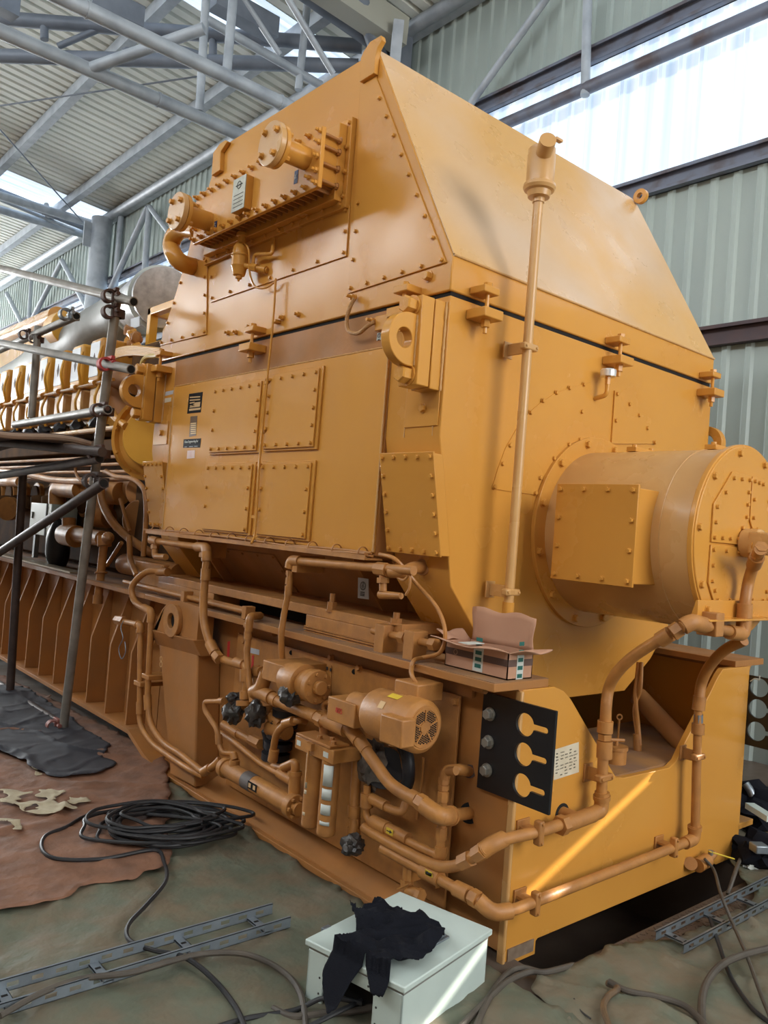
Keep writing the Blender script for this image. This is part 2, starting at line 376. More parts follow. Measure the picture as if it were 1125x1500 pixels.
# floor: steel plate deck with the skid standing over a shallow dark trench
fb = MB()
def wav(x, y): return 0
TX0, TX1, TY0, TY1 = .06, 1.75, -.15, 2.3
fb.box((XL, Y0, -.05), (TX0, Y1, 0)); fb.box((TX1, Y0, -.05), (XW, Y1, 0)); fb.box((TX0, Y0, -.05), (TX1, TY0, 0)); fb.box((TX0, TY1, -.05), (TX1, Y1, 0))
fb.box((TX0, TY0, -.5), (TX1, TY1, -.45)); fb.box((TX0-.02, TY0, -.45), (TX0, TY1, -.05)); fb.box((TX1, TY0, -.45), (TX1+.02, TY1, -.05)); fb.box((TX0, TY0-.02, -.45), (TX1, TY0, -.05)); fb.box((TX0, TY1, -.45), (TX1, TY1+.02, -.05))
struct(fb.build('floor', FLOORM))
# raised tread of the checker plate, where it is bare
tb = MB()
for i in range(46):
    for j in range(6):
        x = .22+i*.032; y = -.17-j*.032
        if y < -.42+.0*x: continue
        if x > 1.35: continue
        d = V((.7, .7, 0)) if (i+j) % 2 else V((.7, -.7, 0)); p = V((x, y, .0012)); tb.bar(p-d*.011, p+d*.011, .006, .0024)
for i in range(24):
    for j in range(16):
        x = -1.12+i*.03; y = .04+j*.03
        d = V((.7, .7, 0)) if (i+j) % 2 else V((.7, -.7, 0)); p = V((x, y, .0012)); tb.bar(p-d*.01, p+d*.01, .006, .0024)
tread = tb.build('floor_tread', FLOORM); struct(tread)
# ---------------------------------------------------------------- steelwork
def steel(name, label, cat, m, group=None, **k): pass
for i, (z, lb, w) in enumerate(((ZH, 'long blue-grey steel rail above the bright translucent wall strip', .17), (ZL, 'long blue-grey steel rail just below the bright translucent wall strip', .17), (3.38, 'rusty dark steel rail across the lower pale wall sheeting', .17))):
    b = MB(); b.box((XW-.10, -.78, z-w/2), (XW-.03, Y1, z-w/2+.012)); b.box((XW-.10, -.78, z+w/2-.012), (XW-.03, Y1, z+w/2)); b.box((XW-.045, -.78, z-w/2), (XW-.03, Y1, z+w/2))
    b.box((XW-.105, -.78, z+w/2-.03), (XW-.095, Y1, z+w/2)); b.box((XW-.105, -.78, z-w/2), (XW-.095, Y1, z-w/2+.03))
    tag(b.build('wall_rail', mat('rusty_dark_rail', rgb(88, 66, 64), .6, .2, col2=rgb(70, 60, 66), scale=5) if i == 2 else GIRT), lb, 'steel rail')
tag(MB().tube([(XW-.18, -7.9, 5.94), (XW-.18, Y1, 5.94)], .062, 16).build('strut_tube', GIRT), 'round blue-grey steel tube running in front of the bright wall strip', 'tube')
tag(MB().tube([(XW-.2, -7.9, ZE-.06), (XW-.2, Y1, ZE-.06)], .085, 16).build('eaves_tube', STEELG), 'thick round steel tube running along the top of the ribbed wall', 'tube')
for y, zz, lb in ((5.72, 7.6, 'dark grey steel column at the wall, behind the hood peak'), (14.95, 7.6, 'pale grey round steel column at the far wall beside the daylit strip')):
    b = MB()
    if y < 10: b.box((XW-.42, y-.17, 0), (XW-.12, y+.17, zz)); b.box((XW-.6, y-.03, zz-1.2), (XW-.2, y+.03, zz))
    else: b.cyl((XW-.3, y, 0), (XW-.3, y, zz), .21, seg=28); b.box((XW-.66, y-.02, 6.95), (XW-.46, y+.02, 7.45))
    tag(b.build('steel_column', STEELD if y < 10 else STEELG), lb, 'column')
tag(MB().cyl((XW-.1, 14.45, 0), (XW-.1, 14.45, 7.6), .06, seg=14).build('downpipe', STEELG), 'thin vertical pipe beside the pale round column', 'pipe')
# verticals and diagonals of the wall truss
def rod(a, b, r, lb, name='wall_brace', m=None, cat='brace'): tag(MB().tube([a, b], r, 12).build(name, m or STEELG), lb, cat)
xb = XW-.19
def W(x, y): return PX(x, y, xb)
rod(W(680, 165), W(806, -10), .04, 'slanting grey brace high on the wall behind the hood ridge')
rod(W(861, -5), W(857, 140), .045, 'short upright grey brace ending on the round tube before the bright strip')
rod(W(219, 305), W(210, 425), .06, 'upright grey brace above the silver pipe elbow on the far wall')
rod(W(217, 303), W(148, 455), .06, 'slanting brace leaning left from the eaves tube down to the far round column')
rod(W(219, 303), W(262, 360), .05, 'short slanting brace leaning right towards the bolted pipe flange')
rod(W(91, 382), W(132, 460), .06, 'slanting brace left of the far round column, beneath the eaves tube')
rod(W(91, 382), W(40, 482), .06, 'slanting brace leaning left, second from the far round column')
rod(W(10, 430), W(36, 482), .06, 'leftmost slanting wall brace beneath the eaves tube')
rod(W(46, 410), W(42, 480), .05, 'thin upright wall brace left of the far round column')
# purlins
for x, lb in ((3.02, 'roof purlin nearest the far wall, crossing above the skylight'), (1.62, 'second roof purlin from the wall, crossing the pale ceiling'), (.22, 'third roof purlin from the wall, upper left of the ceiling'), (-1.2, 'fourth roof purlin from the wall, at the top left corner'), (3.9, 'edge purlin along the wall top')):
    z = roofz(x); tag(MB().box((x-.065, Y0, z-.19), (x+.065, Y1, z-.01)).build('roof_purlin', STEELG), lb, 'purlin')
# trusses: two bottom chords, posts, diagonals; one truss frame per thing
def truss(label, ya, za, yb, zb, rr, posts, zt):
    t = thing('roof_truss', label, 'truss', (XW-.4, (ya+yb)/2, za), None)
    for (y, z) in ((ya, za), (yb, zb)): MB().tube([(XW-.25, y, z), (-6, y, z)], rr, 18).build('bottom_chord', STEELG, t)
    yt = (ya+yb)/2
    MB().tube([(XW-.25, yt, zt), (-6, yt, zt+.85)], rr*1.1, 16).build('top_chord', STEELD, t)
    for a, b, r_ in posts: MB().tube([a, b], r_, 12).build('web_tube', STEELG, t)
    for x in (-.1, 1.9): MB().ring((x, yb, zb), (1, 0, 0), rr*1.12, rr*.9, .02, 20).build('weld_collar', STEELG, t); MB().ring((x-.9, ya, za), (1, 0, 0), rr*1.12, rr*.9, .02, 20).build('weld_collar', STEELG, t)
    return t
yA, yB, zA = 6.2, 5.25, 5.88
pA = [(PY(292, 163, yA), PY(302, -8, yA)), (PY(331, 120, yB), PY(342, -8, yB)), (PY(437, 132, 6.2), PY(451, 0, 6.2))]
posts = [(a, b, .045) for a, b in pA]
posts += [(V((PY(130, 85, yA).x, yA, zA)), V((PY(300, 30, yB).x, yB, zA+.35)), .055), (PY(302, 28, yA), PY(470, 125, yA), .05), (PY(488, 108, yB), PY(418, -8, yB), .035), (PY(410, 80, yA), PY(352, -8, yA), .035)]
truss('near roof truss of round grey tubes crossing above the machine', yA, zA, yB, zA, .07, posts, 7.35)
q1, q2 = PY(0, 285, 15.3), PY(0, 303, 16.2)
pp = [(PY(70, 322, 16.2), PY(68, 300, 15.3), .05), (PY(0, 292, 16), PY(110, 338, 16), .04)]
truss('far roof truss of pale tubes meeting the round column below the skylight', 15.3, PY(70, 308, 15.3).z, 16.2, PY(70, 328, 16.2).z, .085, pp, 7.6)
# horizontal bracing trusses from the dark column
dirv = V((-.76, .65, 0)); nrm = V((.65, .76, 0)); p0 = V((3.7, 5.9, 0))
for (a, b, r_, lb) in (((0, 27), (530, 68), .085, 'upper of two nearly level roof tubes crossing the top left'), ((0, 82), (525, 97), .085, 'lower of two nearly level roof tubes crossing the top left'), ((85, 68), (175, 30), .04, 'short roof brace between the two level tubes, left'), ((232, 62), (300, 82), .04, 'short roof brace between the two level tubes, right')):
    rod(onpl(*a, p0, nrm), onpl(*b, p0, nrm), r_, lb, 'roof_brace', STEELD)
for a, b, lb in (((65, 38), (65, 58), 'leftmost stub between the level roof tubes'), ((185, 72), (187, 84), 'middle stub between the level roof tubes'), ((312, 58), (312, 84), 'right stub between the level roof tubes')):
    rod(onpl(*a, p0, nrm), onpl(*b, p0, nrm), .05, lb, 'brace_stub', STEELD)
rod(PZ(0, 155, 7.6), PZ(290, 112, 7.6), .012, 'thin tie wire crossing the ceiling below the level tubes', 'tie_rod', STEELD, 'tie rod')
rod(PZ(0, 190, 7.4), PX(128, 333, 3.6), .014, 'thin tie rod running down to the far round column', 'tie_rod', STEELD, 'tie rod')
# crane-side rafter and heavy beams at top
tag(MB().bar((3.6, 5.45, 7.45), (-6, 5.45, 7.9), .26, .34).build('rafter_beam', mat('cream_beam', rgb(172, 172, 160), .5)), 'cream painted roof beam running down to the dark column', 'beam')
tag(MB().bar(PZ(132, -5, 7.3), PZ(207, 30, 7.3), .2, .24).build('beam_stub', STEELD), 'dark cut-off steel beam end hanging at the top left', 'beam')
tag(MB().bar(PZ(-20, -10, 7.3), PZ(24, 14, 7.3), .2, .24).build('beam_stub', STEELD), 'dark cut-off steel beam end in the top left corner', 'beam')
tag(MB().bar(PZ(312, -5, 7.3), PZ(402, 45, 7.3), .2, .24).build('beam_stub', STEELD), 'dark cut-off steel beam end at the top, left of the hood peak', 'beam')
tag(MB().tube([(3.6, 5.75, 7.2), (2.2, 5.0, 7.85)], .1, 14).build('roof_brace', STEELD), 'thick dark tube joining the dark column from upper left', 'brace')
tag(MB().bar((3.42, 5.3, 6.9), (3.35, 5.2, 7.4), .12, .12).build('strut', STEELG), 'short grey strut hooked onto the front of the dark column', 'strut')

# ================================================================== GENERATOR
GX0, GX1, GY0, GY1 = -.15, 1.97, .385, 3.045
XC = .91
gen = thing('generator', 'large ochre generator housing with pyramid-topped hood on the skid', 'generator', (XC, 1.7, .83))
def mir(p): return (2*XC-p[0], p[1])
half = [(-.15, 2.515), (-.15, 1.95), (-.025, 1.35), (.298, .989), (.523, .835)]
outl = half+[mir(p) for p in half[::-1]]
b = MB().prism([(x, GY0, z) for x, z in outl], (0, .335, 0)).build('housing', PAINT, gen, bevel=.004)
MB().prism([(x, 2.80, z) for x, z in outl], (0, GY1-2.80, 0)).build('housing', PAINT, gen, bevel=.004)
mo_ = [(-.15, 2.515), (-.15, 1.445), (.30, 1.40), (.34, 1.12), (.52, .84)]; mo_ = mo_+[mir(p) for p in mo_[::-1]]
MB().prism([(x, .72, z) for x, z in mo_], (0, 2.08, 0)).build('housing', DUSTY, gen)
hp = [(GY0, 2.535), (GY0, 2.672), (.985, 3.76), (2.445, 3.76), (GY1, 2.672), (GY1, 2.535)]
hood = MB().prism([(GX0-.004, y, z) for y, z in hp], (GX1-GX0+.008, 0, 0)).build('hood', PAINT, gen, bevel=.006)
# sloping end sheets of the hood
for ys, s_ in (((GY0, .985), -1),):
    a = V((GX0+.0, ys[0]-.001, 2.680)); b = V((GX1, ys[0]-.001, 2.680)); c = V((GX1, ys[1], 3.758)); d = V((GX0, ys[1], 3.758))
    n = (b-a).cross(d-a).normalized()
    if n.y > 0: n = -n
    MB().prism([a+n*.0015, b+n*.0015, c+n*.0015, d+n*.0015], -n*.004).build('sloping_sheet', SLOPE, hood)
    w = MB().tube([a, b], .006, 8).build('edge_bend', TANP, hood)
MB().box((GX0+.01, GY0+.01, 2.51), (GX1-.01, GY1-.01, 2.54)).build('hood_gap_shade', VOID, gen)  # black strip stands in for the shade in the gap under the hood
# central side casing standing slightly proud, with weld seams
MB().box((GX0-.012, .73, 1.455), (GX1+.012, 2.77, 2.345)).build('side_casing', PAINT, gen, bevel=.003)
def weld(parent, pts, r=.004):
    out = []
    for i in range(len(pts)-1):
        a, b = V(pts[i]), V(pts[i+1]); k = max(2, int((b-a).length/.012))
        for j in range(k): out.append(a+(b-a)*(j/k)+V((random.uniform(-.001, .001),)*3))
    out.append(V(pts[-1])); MB().tube(out, lambda t: r*(.75+.5*random.random()), 6).build('weld_seam', TANP, parent)
xs = GX0-.012
weld(gen, [(xs, .73, 1.46), (xs, .73, 2.345)], .005); weld(gen, [(xs, 2.77, 1.46), (xs, 2.77, 2.345)], .005); weld(gen, [(xs+.006, .73, 2.35), (xs+.006, 2.77, 2.35)], .004)
weld(gen, [(GX0, .60, 2.32), (GX0, .60, 1.95)], .003); weld(gen, [(GX0, .43, 2.1), (GX0, .43, 1.95)], .003)
# corner reinforcement pads
for y0, y1 in ((.40, .60), (2.83, 3.02)):
    MB().box((GX0-.006, y0, 1.99), (GX0, y1, 2.14)).build('corner_pad', PAINT, gen, bevel=.002)
    pg = bolt(gen, (GX0-.006, (y0+y1)/2-.01, 2.065), (-1, 0, 0), .017, .014, 'hex', PAINT, 'plug')
# access panels, upper pair and lower pair, each on a raised frame
def apanel(y0, y1, z0, z1, bl):
    MB().box((xs-.012, y0-.02, z0-.012), (xs, y1+.012, z1+.012)).build('panel_frame', PAINT, gen, bevel=.003)
    x = xs-.022
    return plate(gen, 'access_panel', [(x, y1, z0), (x, y0, z0), (x, y0, z1), (x, y1, z1)], (-1, 0, 0), .009, PAINT, bl, r=.009, inset=.02, bh=.01)
apanel(1.715, 2.215, 1.92, 2.285, (5, 4, 5, 3)); apanel(1.205, 1.645, 1.925, 2.30, (4, 4, 4, 4))
apanel(1.74, 2.225, 1.487, 1.85, (0, 3, 5, 3)); apanel(1.21, 1.645, 1.487, 1.85, (0, 3, 4, 3))
# nameplates
def label_(parent, px4, m, name='nameplate', x=xs-.001, t=.002, lb=None):
    return plate(parent, name, [PX(a, b, x) for a, b in px4], (-1, 0, 0), t, m, bevel=0, label=lb)
n1 = label_(gen, [(274, 606), (294, 604), (297, 574), (277, 577)], LBLK, lb='black rating plate with pale fields'); xl = xs-.002
label_(n1, [(277, 602), (293, 600), (294, 597), (277, 599)], LTAN, 'field', xl); label_(n1, [(277, 597.5), (292.5, 595.5), (293.5, 588.5), (286, 589.5)], LTAN, 'field', xl)
for q in range(4): label_(n1, [(278, 583+q*4.2), (285+(8 if q < 2 else 0), 582+q*4.1), (285+(8 if q < 2 else 0), 580.2+q*4.1), (278, 581.3+q*4.2)], LTAN, 'field', xl)
n2 = label_(gen, [(277, 640), (287, 638), (289, 609), (279, 610)], mat('brown_label', rgb(104, 78, 54), .5), lb='narrow brown plate with striped fields')
for q in range(6): label_(n2, [(279, 621.5+q*2.9), (287, 620.7+q*2.9), (287.2, 619+q*2.9), (279.2, 619.8+q*2.9)], mat('cream', rgb(222, 190, 140), .6), 'field', xl)
n3 = label_(gen, [(268, 656), (293, 655.5), (294.5, 642), (269, 643.5)], LBLK, lb='black maker plate with pale lettering')
c3 = (PX(268.5, 645, xs)+PX(294, 650.5, xs))/2; nn, up = V((-1, 0, 0)), V((0, 0, 1))
text(n3, 'Kato Engineering Inc', c3+V((-.0025, 0, .003)), nn, up, .0205, TAPEW, ext=.001)
for q_, w_ in ((.07, .03), (.0, .05), (-.06, .04)): MB().box((c3.x-.003, c3.y+q_-w_/2, c3.z-.028), (c3.x-.0015, c3.y+q_+w_/2, c3.z-.025)).build('print_line', LGREY, n3)
n4 = label_(gen, [(273.5, 672), (285, 671), (285.5, 659.5), (274.5, 660)], PINKL, lb='small pale square sticker')
plate(n4, 'print', rect((PX(273.5, 672, xs)+PX(285.5, 659.5, xs))/2+V((-.001, 0, 0)), nn, up, .03, .032), nn, .001, mat('pink_print', rgb(206, 140, 122), .6), bevel=0)
label_(gen, [(241.5, 580), (254, 577), (254.5, 571.5), (242.5, 574)], LGREY, 'sticker', GX0-.001); label_(gen, [(241, 590), (250.5, 588), (251, 582), (241.5, 583.5)], PAPER, 'sticker', GX0-.001)
e1 = label_(gen, [(551.5, 499), (558, 497.5), (559, 486), (552.5, 488)], TAPEW, 'earth_sticker', GX0-.001)
ce = PX(555.3, 491.5, GX0-.003); MB().ring(ce, (-1, 0, 0), .0095, .0075, .001, 20).build('earth_symbol', INK, e1); MB().box((ce.x-.001, ce.y-.007, ce.z-.021), (ce.x, ce.y+.007, ce.z-.017)).build('print_line', INK, e1)
# hood side panels (x just outside the hood side)
xh = GX0-.012
def hpl(px4, bl, x=xh, **k):
    return plate(gen, 'hood_panel', [PX(a, b, x) for a, b in px4], (-1, 0, 0), .008, PAINT, bl, r=.009, inset=.022, bh=.011, **k)
hpl([(509, 430), (653, 384), (549, 108), (527, 128), (519, 300)], (5, 9, 0, 0, 3))
hpl([(234, 506), (302, 490), (304, 350), (296, 290), (272, 382)], (4, 5, 0, 0, 4))
hpl([(308, 443), (507, 375), (512, 300), (307, 372)], (6, 2, 7, 2))
for p in ((335, 488), (347, 487), (368, 479), (415, 466), (438, 461)): bolt(gen, PX(*p, GX0-.004), (-1, 0, 0), .014, .02, 'stud', PAINT)
bolt(gen, PX(628, 405, GX0-.004), (-1, 0, 0), .02, .022, 'hex', PAINT, 'plug')
# lifting ears on the hood side
def ear(px_, x, t=.02): 
    b = MB().prism([PX(a, b, x) for a, b in px_], (t, 0, 0)); return b.build('lifting_ear', PAINT, gen, bevel=.003)
ear([(526.5, 120), (548, 107), (549.5, 84), (553, 70), (559.5, 58), (558, 51.5), (542, 61), (532, 76), (528, 86)], GX0-.03, .026)
ear([(309.5, 257), (322, 249), (323, 222), (333, 207), (330, 205), (322, 210), (312, 224)], GX0-.03, .026)
k = MB().ring((GX1-.03, .93, 3.76), (1, 0, 0), .045, .02, .03, 24); k.build('lifting_ear', PAINT, gen)
# hood clamps: an upper claw and lower lug joined by a stud
def hclamp(p, n, drop=.0):
    p, n = V(p), V(n); s = V((0, 0, 1)).cross(n)
    def blk(z0, z1, w, d0, d1):
        return MB().poly8([p+s*a+n*b+V((0, 0, c)) for c in (z0, z1) for a, b in ((-w, d0), (w, d0), (w, d1), (-w, d1))])
    o = blk(.02, .05, .045, .0, .085).build('hood_clamp', PAINT, gen, bevel=.004)
    blk(-.085, -.045, .055, 0, .105).build('clamp_lug', PAINT, o, bevel=.004)
    MB().cyl(p+n*.06+V((0, 0, -.14)), p+n*.06+V((0, 0, .05)), .009, seg=10).build('stud', PAINT, o)
    q = MB(); q.cyl(p+n*.06+V((0, 0, -.115)), p+n*.06+V((0, 0, -.085)), .019, seg=6); q.build('nut', PAINT, o)
    q = MB(); q.cyl(p+n*.06+V((0, 0, .05)), p+n*.06+V((0, 0, .066)), .019, seg=6); q.build('nut', PAINT, o)
for x in (.0, .955, 1.86): hclamp((x, GY0, 2.525), (0, -1, 0))
for y in (1.80, .60, 2.90): hclamp((GX0, y, 2.525), (-1, 0, 0))
# lifting brackets: stacked thick plates with a pierced half-round lug
def lbracket(y0, w=.11):
    zc, h = 2.31, .18
    o = MB().box((GX0-.058, y0, zc-h), (GX0, y0+w, zc+h)).build('lifting_bracket', PAINT, gen, bevel=.004)
    MB().box((GX0-.13, y0, zc-h+.004), (GX0-.064, y0+w, zc+h)).build('bracket_plate', PAINT, o, bevel=.004)
    xa = GX0-.125; N = 48; hx_, hr = xa-.062, .04
    outer = [(xa, zc+.105)]+[(xa-.035-.108*math.sin(t), zc+.105*math.cos(t)) for t in [math.pi*i/20 for i in range(21)]]+[(xa, zc-.105)]
    def opt(a):
        dx, dz = math.cos(a), math.sin(a); best = 1e9
        for i in range(len(outer)):
            p, q = outer[i], outer[(i+1) % len(outer)]; ex, ez = q[0]-p[0], q[1]-p[1]; den = dx*ez-dz*ex
            if abs(den) < 1e-9: continue
            t = ((p[0]-hx_)*ez-(p[1]-zc)*ex)/den; u = ((p[0]-hx_)*dz-(p[1]-zc)*dx)/den
            if t > 0 and -1e-6 <= u <= 1+1e-6: best = min(best, t)
        return hx_+dx*best, zc+dz*best
    bm = MB(); R_ = [[], [], [], []]; ya, yb = y0+.025, y0+.075
    for i in range(N):
        a = 2*math.pi*i/N; ox, oz = opt(a); ix, iz = hx_+hr*math.cos(a), zc+hr*math.sin(a)
        for k, q in enumerate(((ox, ya, oz), (ix, ya, iz), (ix, yb, iz), (ox, yb, oz))): R_[k].append(bm.bm.verts.new(q))
    for i in range(N):
        j = (i+1) % N
        for k in range(4): bm.bm.faces.new((R_[k][i], R_[k][j], R_[(k+1) % 4][j], R_[(k+1) % 4][i]))
    bm.build('pierced_lug', PAINT, o, bevel=.003)
    weld(gen, [(xa-.004, ya-.002, zc+.1), (xa-.004, ya-.002, zc-.1)], .006); weld(gen, [(GX0-.002, y0-.004, zc+h), (GX0-.002, y0-.004, zc-h)], .006)
    for z in (zc+h-.04, zc-h+.045): bolt(o, (GX0-.13, y0+.055, z), (-1, 0, 0), .036, .045, 'hex', PAINT)
lbracket(.405); lbracket(2.93)
k = MB().ring((GX1+.03, .42, 2.2), (1, 0, 0), .1, .05, .05, 32); k.build('lifting_lug', PAINT, gen, bevel=.003)
# earth strap on the side
st = MB().tube(spline([PX(519, 437, -.19), PX(512, 452, -.2), PX(508, 470, -.2), PX(511, 485, -.2), PX(525, 488, -.2), PX(538, 478, -.2), PX(549, 471, -.19)], 8), .0095, 10).build('earth_strap', mat('braid', rgb(176, 128, 74), .6, bump=.6, bscale=140), gen)
for p in ((519, 436), (549, 471)): bolt(st, PX(*p, -.17), (-1, 0, 0), .014, .03, 'stud', PAINT)
MB().box((-.2, PX(548, 0, -.17).y-.1, 2.36), (GX0, PX(548, 0, -.17).y-.02, 2.415)); 
yb_ = PX(558, 472, -.18); MB().box((-.185, yb_.y-.045, yb_.z-.035), (GX0, yb_.y+.035, yb_.z+.03)).build('terminal_block', PAINT, gen, bevel=.003)
# sloped corner covers on the tapered strips
def tcover(y0, y1, name='corner_cover'):
    z0, z1 = 1.47, 1.875
    x1 = -.15+.0; sl = (.125/.6)
    def xx(z): return -.15+max(0, 1.95-z)*sl
    n = V((-1, 0, -sl)).normalized()
    b = MB().prism([(xx(z1)-.0, y0, z1), (xx(z0), y0, z0), (xx(z0)-.055, y0, z0), (xx(z1)-.055, y0, z1)], (0, y1-y0, 0)); b.build(name+'_frame', PAINT, gen, bevel=.003)
    c = [V((xx(z0)-.06, y1+.01, z0-.005)), V((xx(z0)-.06, y0-.005, z0-.005)), V((xx(z1)-.06, y0-.005, z1+.005)), V((xx(z1)-.06, y1+.01, z1+.005))]
    plate(gen, name, c, n, .008, PAINT, (4, 5, 4, 5), r=.009, inset=.02, bh=.01)
tcover(.375, .69); tcover(2.80, 3.06)
# undercut belly below the side casing, cable ledge with bundled wires
MB().prism([(GX0, .73, 1.5), (GX0-.02, .73, 1.5), (GX0-.02, .73, 1.452), (GX0+.02, .73, 1.44), (GX0+.14, .73, 1.44)], (0, 2.08, 0))
b = MB().box((GX0-.075, .70, 1.425), (GX0+.02, 2.86, 1.433)); b.box((GX0-.08, .70, 1.425), (GX0-.075, 2.86, 1.446)); b.build('cable_ledge', PAINT2, gen)
for i in range(4):
    pts = [V((GX0-.02-.013*i+.006*math.sin(t*5+i*2), .72+2.2*t, 1.442+.008*(i % 2)+.006*math.sin(t*9+i))) for t in [j/36 for j in range(37)]]
    MB().tube(pts, .006, 8).build('wire', PAINT2, gen)
for i in range(12):
    y = .76+i*.185; MB().ring((GX0-.04, y, 1.45), (0, 1, 0), .030, .026, .007, 16).build('cable_tie', PAINT2, gen)
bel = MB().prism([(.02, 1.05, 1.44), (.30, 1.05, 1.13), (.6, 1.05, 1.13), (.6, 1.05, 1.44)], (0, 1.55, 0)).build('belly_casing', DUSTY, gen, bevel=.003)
def onbelly(x, y): 
    n = V((-.31, 0, -.28)); return onpl(x, y, (.02, 0, 1.44), n)
bn = V((-.31, 0, -.28)).normalized()
cs = [onbelly(*p) for p in ((335, 856), (445, 878), (402, 812), (313, 801))]
plate(gen, 'belly_panel', [c+bn*.008 for c in cs], bn, .008, DUSTY, (4, 3, 4, 3), r=.008, inset=.015)
cs = [onbelly(*p) for p in ((395, 868), (448, 880), (425, 815), (372, 805))]
MB().tube(spline([PX(404, 408, -.19), PX(400, 470, -.19), PX(392, 550, -.2), PX(387, 600, -.2), PX(380, 680, -.2), PX(374, 775, -.2), PX(368, 796, -.24)], 10), .006, 8).build('sensor_conduit', PAINT, gen)
for p in ((400, 470), (390, 560), (384, 632), (379, 681), (371, 757)):
    c = PX(*p, -.19); MB().box((c.x-.0, c.y-.02, c.z-.008), (GX0, c.y+.02, c.z+.008)).build('conduit_clip', PAINT, gen, bevel=.002)
# machined side feet and rails
MB().box((-.075, .66, 1.036), (.42, 1.30, 1.12)).build('mounting_foot', PAINT2, gen, bevel=.003); b = MB(); b.box((-.082, .66, 1.036), (-.07, 1.3, 1.043)); b.box((-.086, .66, 1.05), (-.07, 1.3, 1.056)); b.box((-.082, .66, 1.06), (-.07, 1.3, 1.066)); b.build('shim_pack', PAINT2, gen)
MB().box((-.075, 2.22, 1.036), (.42, 2.95, 1.12)).build('mounting_foot', PAINT2, gen, bevel=.003)
MB().box((-.075, .60, 1.12), (.4, 2.95, 1.165)).build('foot_rail', PAINT2, gen, bevel=.003); MB().box((.1, 1.3, 1.037), (.12, 2.22, 1.12)).build('rail_gap_shade', VOID, gen)  # last box: black sheet standing in for the shade under the rail
MB().box((.42, .5, 1.036), (1.5, 2.95, 1.1)).build('bottom_pan', DUSTY, gen)
# web gussets between belly and foot
MB().prism([(-.04, .72, 1.46), (-.04, .72, 1.42), (.28, .72, 1.14), (.4, .72, 1.14), (.4, .72, 1.46)], (0, .02, 0)).build('gusset', DUSTY, gen)
MB().prism([(-.04, 1.02, 1.46), (-.04, 1.02, 1.42), (.2, 1.02, 1.14), (.4, 1.02, 1.14), (.4, 1.02, 1.46)], (0, .02, 0)).build('gusset', DUSTY, gen)
MB().prism([(-.04, 2.55, 1.46), (-.04, 2.55, 1.42), (.2, 2.55, 1.14), (.4, 2.55, 1.14), (.4, 2.55, 1.46)], (0, .02, 0)).build('gusset', DUSTY, gen)
eb = plate(gen, 'earth_label', [PX(a, b, .03) for a, b in ((524, 876), (540, 878), (539.5, 848), (524.5, 846))], (-1, 0, 0), .002, LGREY, bevel=0)
cc = (PX(524, 861, .028)+PX(540, 863, .028))/2; MB().ring(cc+V((-.002, 0, .012)), (-1, 0, 0), .02, .017, .001, 24).build('earth_symbol', INK, eb)
for q, w in ((.0, .02), (-.006, .013), (-.012, .006)): MB().box((cc.x-.003, cc.y-w/2, cc.z+.01+q-.001), (cc.x-.001, cc.y+w/2, cc.z+.01+q+.001)).build('earth_symbol', INK, eb)
MB().box((cc.x-.003, cc.y-.001, cc.z+.01), (cc.x-.001, cc.y+.001, cc.z+.028)).build('earth_symbol', INK, eb)
for q in (-.018, -.026, -.033): MB().box((cc.x-.003, cc.y-.015, cc.z+q-.002), (cc.x-.001, cc.y+.015, cc.z+q+.002)).build('earth_lettering', INK, eb)
# jacking blocks with thread bolts beside the foot
for (pa, pb, w) in (((553, 905), (576, 945), .06), ((597, 912), (618, 953), .05)):
    c = PX((pa[0]+pb[0])/2, pb[1], -.09); MB().box((-.13, c.y-.03, 1.036), (-.05, c.y+.03, 1.155)).build('jacking_block', PAINT2, gen, bevel=.003)
    MB().cyl((-.09, c.y-.1, 1.115), (-.09, c.y+.09, 1.115), .016, seg=12).build('jacking_screw', PAINT2, gen)
    MB().cyl((-.09, c.y-.125, 1.115), (-.09, c.y-.09, 1.115), .026, seg=6).build('jacking_screw_head', PAINT2, gen)
MB().cyl((-.05, .56, 1.036), (-.05, .56, 1.12), .03, seg=16).build('jacking_nut', PAINT2, gen)
bolt(gen, (-.06, 1.12, 1.16), (0, 0, 1), .024, .05, 'stud', DUSTY); bolt(gen, (-.06, .66, 1.16), (0, 0, 1), .026, .03, 'stud', DUSTY)
# ---- end face details
yf = GY0
cz = 1.625
MB().ring((XC, yf, cz), (0, -1, 0), .455, .37, .022, 72).build('barrel_flange', PAINT, gen, bevel=.002)
for a in range(12):
    t = math.radians(15+30*a); 
    bolt(gen, (XC+.425*math.cos(t), yf-.022, cz+.425*math.sin(t)), (0, -1, 0), .017, .016, 'hex', PAINT)
ebr = MB().cyl((XC, yf, cz), (XC, -.33, cz), .382, seg=96)
ebr = ebr.build('exciter_barrel', TANP, gen, bevel=.003)
MB().ring((XC, -.33, cz), (0, -1, 0), .40, .30, .022, 96).build('barrel_end_flange', PAINT, gen, bevel=.003)
MB().cyl((XC, -.33, cz), (XC, -.358, cz), .392, seg=96).build('barrel_end_disc', PAINT, gen, bevel=.004)
MB().tube([(XC+.383*math.cos(t), -.20, cz+.383*math.sin(t)) for t in [2*math.pi*i/64 for i in range(65)]], .003, 6).build('weld_seam', TANP, ebr)
for a in range(10):
    t = math.radians(30+36*a); bolt(gen, (XC+.365*math.cos(t), -.358, cz+.365*math.sin(t)), (0, -1, 0), .014, .012, 'hex', PAINT)
def ep(pts, bl):
    return plate(gen, 'end_cover', [V((x, -.366, z)) for x, z in pts], (0, -1, 0), .008, PAINT, bl, r=.008, inset=.02, bh=.009)
